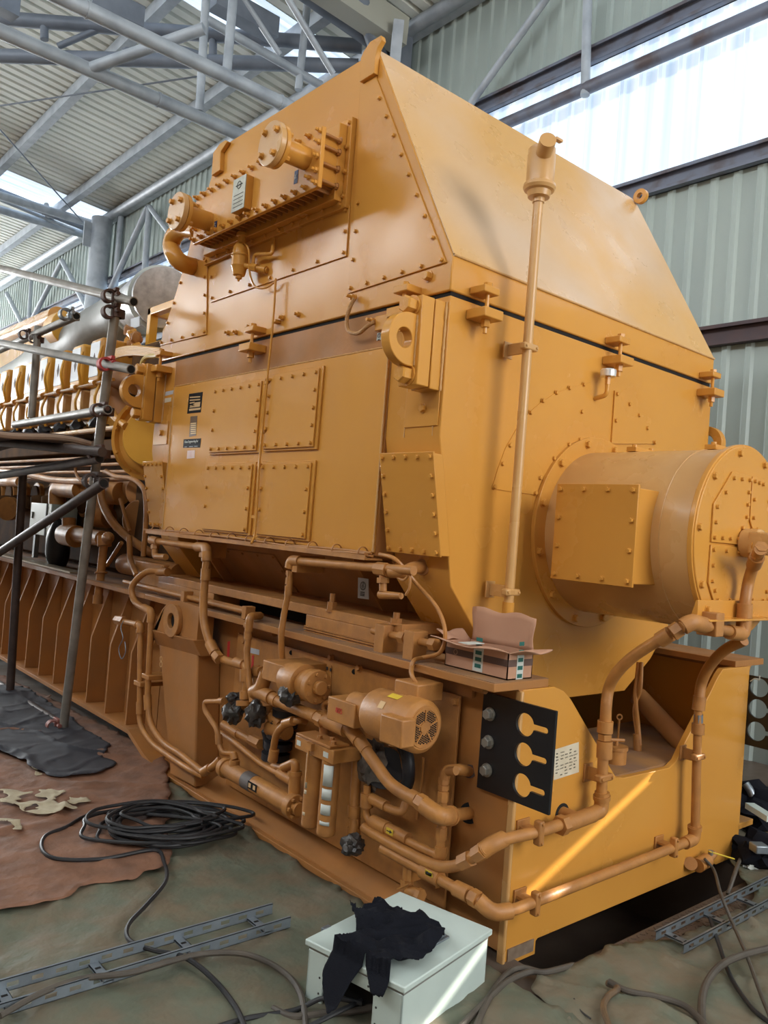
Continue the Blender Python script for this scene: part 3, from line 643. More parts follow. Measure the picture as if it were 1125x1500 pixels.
ep([(.935, 1.90), (.77, 1.90), (.635, 1.76), (.635, 1.61), (.86, 1.61), (.935, 1.72)], (2, 2, 2, 3, 2, 3))
ep([(1.19, 1.75), (1.05, 1.90), (.945, 1.90), (.945, 1.72), (1.03, 1.61), (1.19, 1.61)], (2, 2, 2, 2, 2, 2))
ep([(.635, 1.60), (.635, 1.45), (.70, 1.36), (1.12, 1.36), (1.19, 1.45), (1.19, 1.60)], (2, 2, 4, 2, 2, 5))
MB().poly8([(.52, -.39, 1.315), (1.3, -.39, 1.315), (1.3, -.36, 1.315), (.52, -.36, 1.315), (.52, -.39, 1.385), (1.3, -.39, 1.385), (1.3, -.38, 1.385), (.52, -.38, 1.385)]).build('angle_bar', PAINT, gen, bevel=.002)
MB().box((.50, -.45, 1.31), (1.3, -.358, 1.318)).build('angle_bar', PAINT, gen, bevel=.002)
bolt(gen, (.59, -.39, 1.35), (0, -1, 0), .014, .014, 'hex', PAINT)
sb = MB().cyl((.90, -.366, 1.62), (.90, -.44, 1.62), .06, seg=24); sb.box((.84, -.56, 1.575), (1.0, -.41, 1.665)); sb.build('sensor_housing', TANP, gen, bevel=.008)
bolt(gen, (.855, -.43, 1.61), (0, -1, 0), .016, .02, 'hex', PAINT)
# terminal box on the barrel's side
jb = MB().box((.412, -.165, 1.42), (.62, .205, 1.80)).build('terminal_box', PAINT, gen, bevel=.004)
plate(jb, 'box_lid', [(.40, .215, 1.408), (.40, -.178, 1.408), (.40, -.178, 1.812), (.40, .215, 1.812)], (-1, 0, 0), .012, PAINT, (3, 3, 3, 3), r=.01, inset=.024)
# quarter-round cover sheets on the end face
arc = [(.955+.56*math.cos(t), 1.62+.0+.69*math.sin(t)) for t in []]
lp = [py for py in ((865, 560), (835, 568), (812, 577), (792, 590), (775, 605), (757, 628), (741, 656), (729, 688), (721, 716))]
Q = [PY(a, b, yf-.004) for a, b in lp]; 
q2 = [PY(a, b, yf-.004) for a, b in ((785, 725), (795, 700), (811, 680), (832, 662), (855, 650), (867, 644))]
sh = plate(gen, 'end_sheet', Q+q2, (0, -1, 0), .004, PAINT, bevel=0)
for a, b in ((855, 563), (834, 568), (815, 575), (795, 587), (777, 604), (747, 652), (736, 679), (724, 713), (784, 722), (791, 700), (811, 671), (833, 651), (849, 644), (852, 603)): bolt(sh, PY(a, b, yf-.004), (0, -1, 0), .010, .009, 'hex', PAINT)
sh = plate(gen, 'end_sheet', [PY(a, b, yf-.008) for a, b in ((901, 572), (922, 592), (937, 608), (948, 628), (957, 650), (896, 650))], (0, -1, 0), .008, PAINT, bevel=0)
for a, b in ((904, 577), (922, 592), (936, 608), (948, 627), (959, 648), (902, 616)): bolt(sh, PY(a, b, yf-.008), (0, -1, 0), .010, .009, 'hex', PAINT)
for x0, x1, y in ((.86, 1.04, .16), (.86, 1.1, -.22)):
    z = cz+.385 if y > 0 else cz+.385
    b = MB().box((x0, y-.02, z-.004), (x1, y+.03, z+.018)); b.cyl((x0+.02, y, z+.018), (x0+.02, y, z+.03), .012, seg=8); b.cyl((x1-.02, y, z+.018), (x1-.02, y, z+.03), .012, seg=8); b.build('barrel_top_bracket', PAINT, gen, bevel=.002)
# breather valve with bright cap
c = PY(891, 548, yf-.06)
b = MB().lathe(c-V((0, 0, .012)), (0, 0, 1), [(0, .036), (.028, .038), (.034, .034)], 28); cap = b.build('breather_cap', CHROME, gen)
for i in range(14):
    t = 2*math.pi*i/14; MB().box((-.004, -.002, 0), (.004, .002, .02))
b = MB(); b.cyl(c-V((0, 0, .05)), c-V((0, 0, .012)), .014, seg=6); b.tube(fillet([c-V((0, 0, .04)), c-V((0, 0, .10)), c+V((-.01, .06, -.115))], .02), .011, 12); b.build('breather_fitting', PAINT, gen)

# ================================================================== COOLER ON THE HOOD SIDE
hx = thing('air_cooler', 'bolted rectangular cooler unit with two blank-flanged nozzles, high on the hood side', 'cooler', (-.25, 1.7, 3.05))
xo = GX0-.004
MB().box((xo-.03, 1.10, 3.045), (xo, 2.47, 3.475)).build('mounting_flange', PAINT, hx, bevel=.003)
for p in along((xo-.03, 1.14, 3.065), (xo-.03, 2.44, 3.065), 11)+along((xo-.03, 1.118, 3.10), (xo-.03, 1.118, 3.45), 4): bolt(hx, p, (-1, 0, 0), .010, .012, 'hex', PAINT)
MB().box((xo-.075, 1.13, 3.075), (xo-.03, 2.40, 3.44)).build('inner_frame', PAINT, hx, bevel=.003)
MB().box((-.31, 1.15, 3.125), (xo-.07, 2.36, 3.35)).build('tube_bundle', DUSTY, hx)
for i in range(24):
    y = 1.17+i*.05; MB().box((-.335, y, 3.105), (xo-.075, y+.008, 3.13)).build('fin', PAINT2, hx)
for z in (3.13, 3.21, 3.29, 3.345): MB().cyl((-.335, 1.115, z), (xo-.07, 1.115, z), .008, seg=10).build('tie_stud', PAINT2, hx); bolt(hx, (xo-.075, 1.115, z), (-1, 0, 0), .014, .012, 'hex', PAINT2)
MB().box((-.31, 1.13, 3.13), (xo-.075, 1.16, 3.35)).build('side_plate', PAINT, hx)
hd = MB().box((-.355, 1.085, 3.08), (-.333, 2.29, 3.36)).build('header_plate', PAINT, hx, bevel=.003)
for p in along((-.355, 1.10, 3.10), (-.355, 2.27, 3.10), 15)+along((-.355, 1.10, 3.34), (-.355, 2.27, 3.34), 15)+along((-.355, 1.105, 3.16), (-.355, 1.105, 3.29), 3): bolt(hx, p, (-1, 0, 0), .013, .02, 'stud', PAINT)
for p in ((-.355, 2.26, 3.16), (-.355, 2.26, 3.29), (-.355, 1.16, 3.14)): bolt(hx, p, (-1, 0, 0), .013, .02, 'stud', PAINT)
for (y, z) in ((1.20, 3.24), (2.11, 3.165)):
    nz = MB().cyl((-.355, y, z), (-.50, y, z), .052, seg=36).build('nozzle', PAINT, hx)
    MB().cyl((-.50, y, z), (-.522, y, z), .098, seg=44).build('nozzle_flange', PAINT, nz, bevel=.003)
    MB().cyl((-.525, y, z), (-.553, y, z), .10, seg=44).build('blank_flange', TANP, nz, bevel=.003)
    for a in range(4):
        t = math.radians(45+90*a+8); q = (0, .072*math.cos(t), .072*math.sin(t)); bolt(nz, (-.553, y+q[1], z+q[2]), (-1, 0, 0), .014, .018, 'hex', PAINT)
        MB().cyl((-.50, y+q[1], z+q[2]), (-.475, y+q[1], z+q[2]), .012, seg=6).build('flange_nut', PAINT, nz)
np_ = MB().box((-.395, 1.665, 3.12), (-.355, 1.79, 3.29)).build('plate_mount', PAINT, hx, bevel=.002)
plate(np_, 'rating_plate', [(-.399, 1.79, 3.12), (-.399, 1.665, 3.12), (-.399, 1.665, 3.29), (-.399, 1.79, 3.29)], nn, .003, mat('dull_plate', rgb(176, 176, 164), .45, .3, col2=rgb(150, 146, 128), scale=25), bevel=0, label='pale metal rating plate')
for i in range(4): MB().box((-.4, 1.68, 3.14+i*.02), (-.399, 1.775, 3.143+i*.02)).build('print_line', INK, np_)
MB().ring((-.4, 1.727, 3.25), nn, .02, .017, .001, 20).build('emblem', INK, np_); MB().box((-.401, 1.695, 3.248), (-.399, 1.76, 3.252)).build('emblem', INK, np_)
for (y, z) in ((1.24, 3.175), (2.0, 3.12)):
    s_ = plate(hx, 'sticker', rect((-.357, y+.03, z-.0), nn, up, .03, .062), nn, .001, NAVY, bevel=0, label='navy sticker with white letters')
    text(s_, 'OUT' if y > 1.6 else 'IN', V((-.3585, y+.03, z)), nn, V((0, 1, 0)), .022, TAPEW)
# elbow pipe on the far side of the cooler
MB().tube(spline([PX(a, b, -.30) for a, b in ((290, 338), (270, 336), (256, 345), (251, 360), (256, 375))]+[PX(268, 386, -.25), PX(288, 392, -.13)], 10), .052, 24).build('elbow_pipe', PAINT, hx)
# drain trap below the cooler
tr = thing('drain_trap', 'bulbous drain trap with small pipe arm under the cooler', 'drain trap', PX(349, 412, -.24))
c = PX(349, 412, -.24)
MB().lathe(c, (0, 0, 1), [(0, .006), (.012, .010), (.015, .018), (.03, .018), (.032, .032), (.075, .042), (.08, .046), (.13, .046), (.135, .05), (.142, .05), (.147, .044), (.185, .04), (.2, .03), (.21, .022), (.24, .022), (.245, .03), (.262, .03), (.27, .02)], 28).build('body', PAINT, tr)
q = PX(353, 388, -.24); e = PX(392, 396, -.17)
MB().tube([q, e], .014, 12).build('arm', PAINT, tr); k = MB(); k.cyl(q+(e-q)*.35, q+(e-q)*.6, .022, seg=6); k.cyl(q+(e-q)*.75, q+(e-q)*.95, .02, seg=16); k.build('union', PAINT, tr)
u0 = q+(e-q)*.45; MB().tube(fillet([u0, u0+V((0, 0, .07)), PX(399, 372, -.2), PX(401, 349, -.18)], .03), .010, 10).build('loop_pipe', PAINT, tr)
MB().tube(spline([PX(352, 352, -.24), PX(364, 365, -.24), PX(366, 400, -.22), PX(374, 420, -.2), PX(390, 421, -.19), PX(404, 412, -.18)], 8), .0055, 8).build('small_tube', PAINT, tr)
# ================================================================== SKID
skid = thing('skid_frame', 'heavy ochre I-beam skid frame carrying the generator, with a V-notched end plate', 'skid', (XC, 1.4, 0))
SW = 1.83
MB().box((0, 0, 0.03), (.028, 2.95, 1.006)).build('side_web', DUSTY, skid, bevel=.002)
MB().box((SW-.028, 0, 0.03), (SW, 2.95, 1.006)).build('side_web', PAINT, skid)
for x0 in (-.157, SW-.157): 
    MB().box((x0, 0, 1.004), (x0+.314, 2.95, 1.036)).build('top_flange', DUSTY, skid, bevel=.003)
MB().box((-.155, .0, 1.0362), (.155, 2.95, 1.0385)).build('dust_layer', DUSTTOP, skid)
# root fillets of the I section
for x0 in (.0, SW-.028):
    for s_, xx in ((-1, x0), (1, x0+.028)):
        MB().prism([(xx, 0, 1.005), (xx+s_*.02, 0, 1.005), (xx+s_*.006, 0, .995), (xx, 0, .975)], (0, 2.9, 0)).build('root_fillet', DUSTY, skid)
MB().box((-.157, .55, 0.0), (.10, 3.0, .03)).build('bottom_flange', DUSTY, skid, bevel=.003)
MB().box((SW-.1, 0, .16), (SW+.157, 5, .19)).build('bottom_flange', PAINT, skid, bevel=.003)
# end plate with V notch and cut-out foot
epl = [(.004, -.02), (.004, 1.004), (.19, 1.004), (.25, .985), (.30, .95), (.61, .64), (.66, .59), (.72, .58), (1.09, .575), (1.15, .60), (1.20, .66), (1.50, .975), (1.54, 1.004), (SW-.01, 1.004), (SW-.01, .03), (1.60, .03), (1.58, .037), (.40, .037), (.20, .037), (.19, .03), (.19, -.02)]
MB().prism([(x, -.004, z) for x, z in epl], (0, .03, 0)).build('end_plate', PAINT, skid, bevel=.003)
MB().box((-.012, -.012, -.02), (.006, .02, 1.0)).build('corner_weld', TANP, skid, bevel=.006)
MB().box((.02, -.01, .0), (.17, .0, .045)).build('worn_foot_edge', mat('bare_scraped_steel', rgb(140, 122, 104), .7, .2, col2=rgb(110, 90, 72), scale=30), skid)
# raised equipment panel on the side
plate(skid, 'equipment_panel', [(-.045, 1.97, .10), (-.045, .27, .10), (-.045, .27, .93), (-.045, 1.97, .93)], (-1, 0, 0), .012, PAINT2)
MB().box((-.034, .30, .14), (0, .33, .9)).build('panel_rib', DUSTY, skid); MB().box((-.034, 1.9, .14), (0, 1.93, .9)).build('panel_rib', DUSTY, skid)
for p in ((359, 939), (527, 978), (486, 963), (668, 1028), (640, 1296)): bolt(skid, PX(*p, -.046), (-1, 0, 0), .014, .016, 'hex', PAINT2)
for p in ((427, 956), (519, 984)): MB().cyl(PX(*p, -.0465), PX(*p, -.044), .012, seg=12).build('panel_hole', VOID, skid)
MB().box((-.03, .22, .93), (-.012, .30, 1.004)).build('tab', DUSTY, skid)
for p, w in (((703, 1010), 1), ((398, 927), 1)): c = PX(*p, -.06); MB().tube([(c.x, c.y+.03, .985), (c.x, c.y-.03, .985)], .018, 10).build('flange_lug', DUSTY, skid)
# lower tool shelf under the panel
MB().prism([(-.0, .3, .10), (-.13, .3, .035), (-.13, .3, .03), (0, .3, .03)], (0, 2.2, 0)).build('drip_ledge', DUSTY, skid)
# lifting lug with tapering column
lx = -.15
lg = MB().prism([(lx, 2.73, .80), (lx, 2.22, .80), (lx, 2.12, .05), (lx, 2.42, .04)], (.15, 0, 0)).build('lug_column', DUSTY, skid, bevel=.01)
MB().prism([(lx-.05, 2.755, .84), (lx-.05, 2.19, .86), (lx-.0, 2.17, .77), (lx-.0, 2.74, .75)], (.14, 0, 0)).build('lug_shelf', DUSTY, skid, bevel=.004)
pts = [(2.20, .85), (2.20, 1.045), (2.44, 1.05)]+[(2.46+.29*math.sin(t), .79+.26*math.cos(t)) for t in [i*math.pi/2/10 for i in range(1, 11)]]+[(2.75, .84)]
MB().prism([(lx-.02, y, z) for y, z in pts], (.1, 0, 0)).build('lug_plate', DUSTY, skid, bevel=.006)
MB().ring((lx-.02, 2.48, .93), (-1, 0, 0), .098, .045, .03, 36).build('lug_boss', PAINT2, skid, bevel=.004)
MB().cyl((lx-.023, 2.48, .93), (lx-.0, 2.48, .93), .048, seg=24).build('lug_hole', VOID, skid)
s6 = MB().ring(PX(236, 965, lx-.052), (-1, 0, 0), .016, .011, .002, 20); s6.ring(PX(236, 973, lx-.052), (-1, 0, 0), .018, .012, .002, 20); s6.build('painted_eight', TANP, skid)
# tank between the beams
MB().box((.05, .03, .50), (SW-.05, .62, .583)).build('tank_top', DUSTTOP, skid)
c = PZ(902, 1105, .62); 
b = MB(); b.cyl((c.x, c.y, .583), (c.x, c.y, .645), .048, seg=28); b.cyl((c.x, c.y, .645), (c.x, c.y, .66), .053, seg=28); b.tube([(c.x-.03, c.y+.02, .685), (c.x+.03, c.y-.02, .685)], .008, 8); b.cyl((c.x, c.y, .66), (c.x, c.y, .685), .008, seg=8); b.build('filler_cap', PAINT2, skid)
b = MB(); q = PZ(905, 1083, .583); b.cyl(q, q+V((0, 0, .1)), .006, seg=8); b.ring(q+V((0, 0, .115)), (-1, -1, 0), .016, .009, .006, 20); b.build('dipstick_ring', PAINT2, skid)
MB().tube(fillet([(.35, .5, .86), (.95, .62, .90), (1.02, .62, .88), (1.02, .62, .6)], .06), .045, 18).build('oil_return_pipe', DUSTY, skid)
MB().tube(fillet([(.30, .35, .78), (.58, .42, .78), (.58, .42, .58)], .04), .022, 14).build('drain_pipe', DUSTY, skid)
MB().tube([PX(935, 1020, 1.55), PX(1018, 1108, 1.45)], .05, 20).build('slanting_pipe', DUSTY, skid)
MB().tube(spline([PX(936, 970, 1.2), PX(931, 1020, 1.18), PX(934, 1060, 1.2), PX(937, 1092, 1.2)], 8), .012, 8).build('sensor_lead', PAINT2, skid)
MB().tube(spline([PX(940, 970, 1.2), PX(938, 1010, 1.18), PX(929, 1040, 1.2), PX(935, 1088, 1.2)], 8), .009, 8).build('sensor_lead', PAINT2, skid)
MB().cyl(PX(933, 1075, 1.2), PX(934, 1100, 1.2), .02, seg=12).build('gland', PAINT2, skid)
MB().cyl(PY(1103, 1273, -.02)-V((0, 0, 0)), PY(1103, 1273, -.02)+V((0, .05, 0)), .03, seg=12)
pn = plate(skid, 'handwritten_note', [PY(a, b, -.0055) for a, b in ((811, 1143), (848, 1131), (848, 1087), (813, 1098))], (0, -1, 0), .001, PAPER, bevel=0, label='taped paper note with handwriting')
random.seed(3)
A_, B_, C_, D_ = [PY(a, b, -.0062) for a, b in ((811, 1143), (848, 1131), (848, 1087), (813, 1098))]
for i in range(8):
    v = .1+.105*i
    for j in range(5):
        if random.random() < .25: continue
        u0 = .06+j*.18; P0 = (A_*(1-u0)+B_*u0)*(1-v)+(D_*(1-u0)+C_*u0)*v; u1 = u0+random.uniform(.06, .15); P1 = (A_*(1-u1)+B_*u1)*(1-v)+(D_*(1-u1)+C_*u1)*v
        MB().tube([P0+(P1-P0)*(k/8)+V((0, 0, .003*math.sin(k*2.2+i+j))) for k in range(9)], .0006, 4).build('handwriting', INK, pn)
# engine end of the skid: stiffened web
esk = thing('engine_skid', 'ribbed engine skid with slanting stiffener plates, left of the lifting lug', 'skid', (XC, 5.5, .1))
MB().box((0, 2.96, .13), (.025, 9.5, 1.0)).build('side_web', DUSTY, esk)
MB().box((-.157, 3.03, .13), (.1, 9.5, .16)).build('bottom_flange', DUSTY, esk, bevel=.003)
MB().prism([(-.157, 3.03, .13), (-.157, 2.78, .04), (-.157, 2.6, .0), (-.157, 2.6, .03), (-.157, 2.78, .07), (-.157, 3.03, .16)], (.25, 0, 0)).build('bottom_flange', DUSTY, esk)
for i in range(14):
    y = 3.13+.35*i
    MB().prism([(0, y, .995), (-.02, y, .995), (-.13, y, .63), (-.13, y, .16), (0, y, .16)], (0, .02, 0)).build('stiffener', DUSTY, esk, bevel=.003)
MB().box((.16, 3.2, 1.0), (1.67, 9.5, 1.03)).build('deck', DUSTY, esk)
for x0 in (-.157, SW-.157): MB().box((x0, 2.952, 1.004), (x0+.314, 9.5, 1.036)).build('top_flange', DUSTY, esk, bevel=.003)
MB().box((-.155, 2.96, 1.0362), (.155, 9.5, 1.0385)).build('dust_layer', DUSTTOP, esk)
MB().box((-.12, 4.4, 1.037), (.0, 6.4, 1.05)).build('worn_flange_edge', mat('worn_bright_edge', rgb(176, 160, 130), .4, .4), esk)
# ================================================================== SLOTTED PLATES
def slotplate(name, label, x, ya, yb, z0, z1, holes, hidden=None):
    """black plate in the plane x = const with keyhole cut-outs (circle + slot), built from strips"""
    t = thing(name, label, 'plate', (x, (ya+yb)/2, z0), None)
    # cells: rows of the plate; outline built as grid with holes cut by boolean-free radial bridging
    bm = bmesh.new(); T = .012
    rows = [z0]+[ (holes[i][1]+holes[i+1][1])/2 for i in range(len(holes)-1)]+[z1]
    hs = sorted(holes, key=lambda h: h[1]); rows = [z0]+[(hs[i][1]+hs[i+1][1])/2 for i in range(len(hs)-1)]+[z1]
    hmin = min(h[0]-h[3] for h in hs); hmax = max(h[0]+h[2] for h in hs)
    yl = hmax+.02; 
    bx = MB(); bx.box((x-T, yl, z0), (x, yb, z1)).build('plate', BLACKP, t)
    for k, (cy, cz_, R_, sl) in enumerate(hs):
        a, b = rows[k], rows[k+1]; inner = []; w_ = .011; a0 = math.asin(w_/R_)
        # hole outline going counter-clockwise in (y,z); slot points to -y
        N = 40
        inner = [(cy+R_*math.cos(t_), cz_+R_*math.sin(t_)) for t_ in [(-math.pi+a0)+(2*math.pi-2*a0)*i/N for i in range(N+1)]]
        inner += [(cy-sl+w_*math.cos(t_)+w_, cz_+w_*math.sin(t_)) for t_ in [math.pi/2+math.pi*i/8 for i in range(9)]]
        outer = []; c = (cy, cz_)
        # outer rectangle hit by same "parameter": use boundary sampling by angle about centre, slot handled by pushing straight out
        def hit(py_, pz_):
            dy, dz = py_-cy, pz_-cz_
            if abs(dz) <= w_*.999 and dy < 0 or math.hypot(dy, dz) > R_*1.01: return (ya, cz_+dz/w_*.02)
            s_ = 1e9
            if dy > 1e-9: s_ = min(s_, (yl-cy)/dy)
            if dy < -1e-9: s_ = min(s_, (ya-cy)/dy)
            if dz > 1e-9: s_ = min(s_, (b-cz_)/dz)
            if dz < -1e-9: s_ = min(s_, (a-cz_)/dz)
            return (cy+dy*s_, cz_+dz*s_)
        outer = [hit(*p) for p in inner]
        # snap nearest samples to the rectangle corners so the outline is exact
        for cor in ((yl, a), (yl, b), (ya, a), (ya, b)):
            i_ = min(range(N+1), key=lambda q: (outer[q][0]-cor[0])**2+(outer[q][1]-cor[1])**2); outer[i_] = cor
        n_ = len(inner); F = [[bm.verts.new((xx, p[0], p[1])) for p in L_] for xx in (x-T, x) for L_ in (inner, outer)]
        for i in range(n_):
            j = (i+1) % n_
            for A, B in ((F[0], F[1]), (F[2], F[3]), (F[0], F[2]), (F[1], F[3])):
                try: bm.faces.new((A[i], A[j], B[j], B[i]))
                except ValueError: pass
    m_ = MB(); m_.bm.free(); m_.bm = bm; o = m_.build('slotted_part', BLACKP, t)
    return t
zz = [.884, .778, .667]
spl = slotplate('slotted_plate', 'black plate with three keyhole slots, bolted at the near corner of the skid', -.012, -.178, .165, .60, .965, [(-.045, PX(775, 1063, -.02).z, .042, .105), (-.048, PX(768, 1105, -.02).z, .042, .105), (-.05, PX(762, 1149, -.02).z, .042, .105)])
for p in ((718, 1046), (716, 1087), (713.5, 1128)):
    c = PX(*p, -.026); MB().cyl(c+V((0, 0, 0)), c+V((-.004, 0, 0)), .026, seg=24).build('washer', ZINC, spl); bolt(spl, c+V((-.004, 0, 0)), (-1, 0, 0), .02, .02, 'hex', ZINC)
spr = slotplate('slotted_plate', 'black plate with round cut-outs hanging beyond the far corner of the skid', SW+.012, -.32, .03, .60, .958, [(PX(1113, 1007, SW+.01).y, PX(1113, 1007, SW+.01).z, .048, .1), (PX(1111, 1038, SW+.01).y, PX(1111, 1038, SW+.01).z, .048, .1), (PX(1109, 1071, SW+.01).y, PX(1109, 1071, SW+.01).z, .048, .1)])
MB().tube(spline([PX(1099, 998, SW), PX(1106, 994, SW), PX(1112, 996, SW), PX(1113, 990, SW)], 6), .003, 6).build('white_tie', TAPEW, spr)

# ================================================================== END-FACE PIPES
yp = GY0-.13
vp_ = thing('level_pipe', 'tall slim upright pipe with a round capped head, clamped to the generator end', 'pipe', PY(743, 905, yp))
top = PY(789, 292, yp); bot = PY(743, 914, yp); bot = V((top.x, yp, bot.z))
xt_ = (PY(789, 292, yp).x+PY(745, 880, yp).x)/2; top.x = bot.x = xt_
MB().tube([bot, top], .0205, 16).build('tube', TANP, vp_)
MB().cyl(bot+V((0, 0, .0)), bot+V((0, 0, .09)), .025, seg=16).build('sleeve', PAINT, vp_)
MB().lathe(top-V((0, 0, .015)), (0, 0, 1), [(0, .025), (.02, .025), (.022, .045), (.045, .05), (.05, .062), (.062, .068), (.075, .066), (.08, .058), (.20, .058), (.205, .056), (.225, .056), (.228, .05)], 36).build('head', TANP, vp_)
b = MB(); h = top+V((0, 0, .165)); b.cyl(h, h+V((-.075, -.09, .03)), .034, seg=24); b.build('side_port', TANP, vp_)
b = MB(); b.box((h.x-.02, h.y-.09, h.z+.055), (h.x+.02, h.y-.07, h.z+.065)); b.build('port_tab', TANP, vp_)
for p in ((767, 507), (741, 867)):
    z = PY(*p, yp).z; saddle(vp_, (xt_, yp, z), (0, 0, 1), (0, -1, 0), .0205, .09, TANP)
def E(x, y, v=-.075): return PY(x, y, v)
def S(x, y, v=-.16): return PX(x, y, v)
# run A: big oil line from the side, round the corner, up to the sensor box
ck = V((S(0, 0).x, -.075, 0))
r1 = .0215
pa = [S(534, 1206), S(552, 1223, -.15), S(601, 1250), S(646, 1271), S(680, 1266), S(706, 1248), V((-.15, .0, S(706, 1248).z+.02))]
za = E(845, 1198).z
A1 = pipe('oil_pipe', 'upper ochre pipe round the skid corner, rising by hose to the barrel end', [S(533, 1212), S(548, 1222), S(601, 1251), S(640, 1268), S(668, 1268), S(695, 1254), S(712, 1243)], r1, hose=True)
p0 = S(700, 1251); p1 = S(722, 1236, -.13); p2 = E(790, 1218); p3 = E(880, 1188)
MB().tube(fillet([S(690, 1257), S(728, 1232, -.12), p2, p3, E(884, 1000+100)], .035), r1, 16).build('tube', PAINT2, A1)
for p, q in ((S(676, 1264), S(690, 1257)), (S(697, 1253), S(709, 1245))):
    MB().cyl(p, q, r1*1.4, seg=6).build('hex_fitting', PAINT2, A1)
e = MB().tube(fillet([S(706, 1247), S(722, 1236, -.13), S(738, 1229, -.08)], .03), r1*1.4, 16); e.build('elbow', PAINT2, A1)
MB().cyl(E(824, 1209), E(868, 1193), r1*1.42, seg=18).build('tee', PAINT2, A1)
MB().cyl(E(819, 1210), E(827, 1207), r1*1.75, seg=6).build('hex_fitting', PAINT2, A1)
t_ = E(845, 1201); MB().cyl(t_, V((t_.x, 0, t_.z)), r1*1.4, seg=18).build('tee', PAINT2, A1)
MB().cyl(V((t_.x, 0.0, t_.z)), V((t_.x, -.006, t_.z)), r1*2, seg=24).build('wall_hole', VOID, A1)
e = MB().tube(fillet([E(864, 1194), E(881, 1187), E(882, 1160)], .03), r1*1.38, 16); e.build('elbow', PAINT2, A1)
MB().cyl(E(881.5, 1165), E(881.7, 1171), r1*1.6, seg=18).build('collar', PAINT2, A1)
MB().cyl(E(885, 1110), E(886, 1085), r1*1.45, seg=18).build('coupling', PAINT2, A1); MB().cyl(E(886, 1083), E(886, 1074), r1*1.35, seg=6).build('hex_fitting', PAINT2, A1); MB().cyl(E(886, 1073), E(887, 1056), r1*1.45, seg=18).build('coupling', PAINT2, A1)
MB().tube(spline([E(887, 1065), E(888, 1035), E(892, 1008), E(904, 985, -.12), E(930, 960, -.2), E(968, 936, -.3), E(980, 930, -.33)], 10), r1*1.05, 18).build('hose', PAINT2, A1)
yb = -.42
MB().cyl(E(966, 938, -.3), E(982, 928, -.34), r1*1.4, seg=18).build('coupling', PAINT2, A1); MB().cyl(E(984, 928, -.36), E(996, 920, -.38), r1*1.45, seg=6).build('hex_fitting', PAINT2, A1)
pe = [E(998, 919, -.4), E(1012, 912, yb), E(1046, 920, yb), E(1086, 928, yb), E(1090, 895, yb)]
MB().tube(fillet(pe, .035), r1*.95, 16).build('tube', PAINT2, A1)
MB().tube(fillet([E(1000, 918, -.4), E(1013, 911, yb), E(1032, 916, yb)], .03), r1*1.45, 16).build('elbow', PAINT2, A1)
MB().tube(fillet([E(1068, 926, yb), E(1088, 929, yb), E(1090, 908, yb)], .03), r1*1.35, 16).build('elbow', PAINT2, A1)
q = E(1044, 920, yb); MB().box((q.x-.03, q.y-.03, q.z-.03), (q.x+.03, q.y+.05, q.z+.06)).build('clamp', PAINT2, A1, bevel=.004)
MB().tube(spline([E(1090, 905, yb), E(1092, 880, yb), E(1097, 850, yb), E(1106, 822, yb-.04), E(1114, 805, yb-.1)], 8), r1*1.05, 18).build('hose', PAINT2, A1)
MB().cyl(E(1090, 905, yb), E(1091, 884, yb), r1*1.4, seg=18).build('coupling', PAINT2, A1); MB().cyl(E(1104, 828, yb-.03), E(1109, 816, yb-.06), r1*1.35, seg=18).build('coupling', PAINT2, A1); MB().cyl(E(1110, 814, yb-.07), E(1116, 800, yb-.1), r1*1.2, seg=6).build('hex_fitting', PAINT2, A1)
saddle(A1, E(787, 1219), p3-p2, (0, -1, 0), r1, .05); saddle(A1, E(882, 1138), (0, 0, 1), (0, -1, 0), r1, .05)
# run B: lower line round the corner, along the end face, then up
B1 = thing('oil_pipe', 'lower ochre pipe along the skid end, rising at the right to a hose', 'pipe', E(770, 1325))
zb = E(770, 1326).z
path = fillet([S(560, 1243), S(703, 1320), S(724, 1337, -.12), E(752, 1333), E(1000, 1236), E(1018, 1228), E(1021, 1100)], .04)
MB().tube(path, .0205, 16).build('tube', PAINT2, B1)
MB().tube(fillet([S(700, 1318), S(722, 1338, -.13), E(748, 1334)], .04), .029, 18).build('elbow', PAINT2, B1)
MB().cyl(S(691, 1313), S(701, 1319), .031, seg=6).build('hex_fitting', PAINT2, B1); MB().cyl(S(668, 1301), S(688, 1311), .029, seg=18).build('coupling', PAINT2, B1)
MB().cyl(S(619, 1275), S(645, 1288), .029, seg=18).build('coupling', PAINT2, B1)
MB().tube(fillet([E(1003, 1235), E(1017, 1229), E(1018, 1210)], .03), .028, 18).build('elbow', PAINT2, B1)
MB().cyl(E(1017.5, 1210), E(1017.8, 1216), .032, seg=18).build('collar', PAINT2, B1)
MB().cyl(E(1022, 1075), E(1023, 1060), .029, seg=18).build('coupling', PAINT2, B1); MB().cyl(E(1023, 1058), E(1023, 1046), .023, seg=6).build('hex_fitting', GALV, B1)
MB().cyl(E(1023, 1040), E(1025, 1020), .029, seg=18).build('coupling', PAINT2, B1); MB().tube([E(1021, 1110), E(1023, 1030)], .019, 14).build('tube', PAINT2, B1)
MB().tube(spline([E(1024, 1025), E(1028, 1000), E(1040, 975, -.12), E(1062, 952, -.2), E(1090, 938, -.3)], 10), .024, 18).build('hose', PAINT2, B1)
saddle(B1, E(782, 1322), (1, 0, 0), (0, -1, 0), .0205, .05); saddle(B1, E(985, 1240), (1, 0, 0), (0, -1, 0), .0205, .05); saddle(B1, E(1020, 1108), (0, 0, 1), (0, -1, 0), .0205, .05)
yt = plate(B1, 'flow_label', [S(623, 1281, -.19), S(633, 1286, -.19), S(633, 1280, -.19), S(623, 1275, -.19)], (-1, 0, 0), .001, YELL, bevel=0)
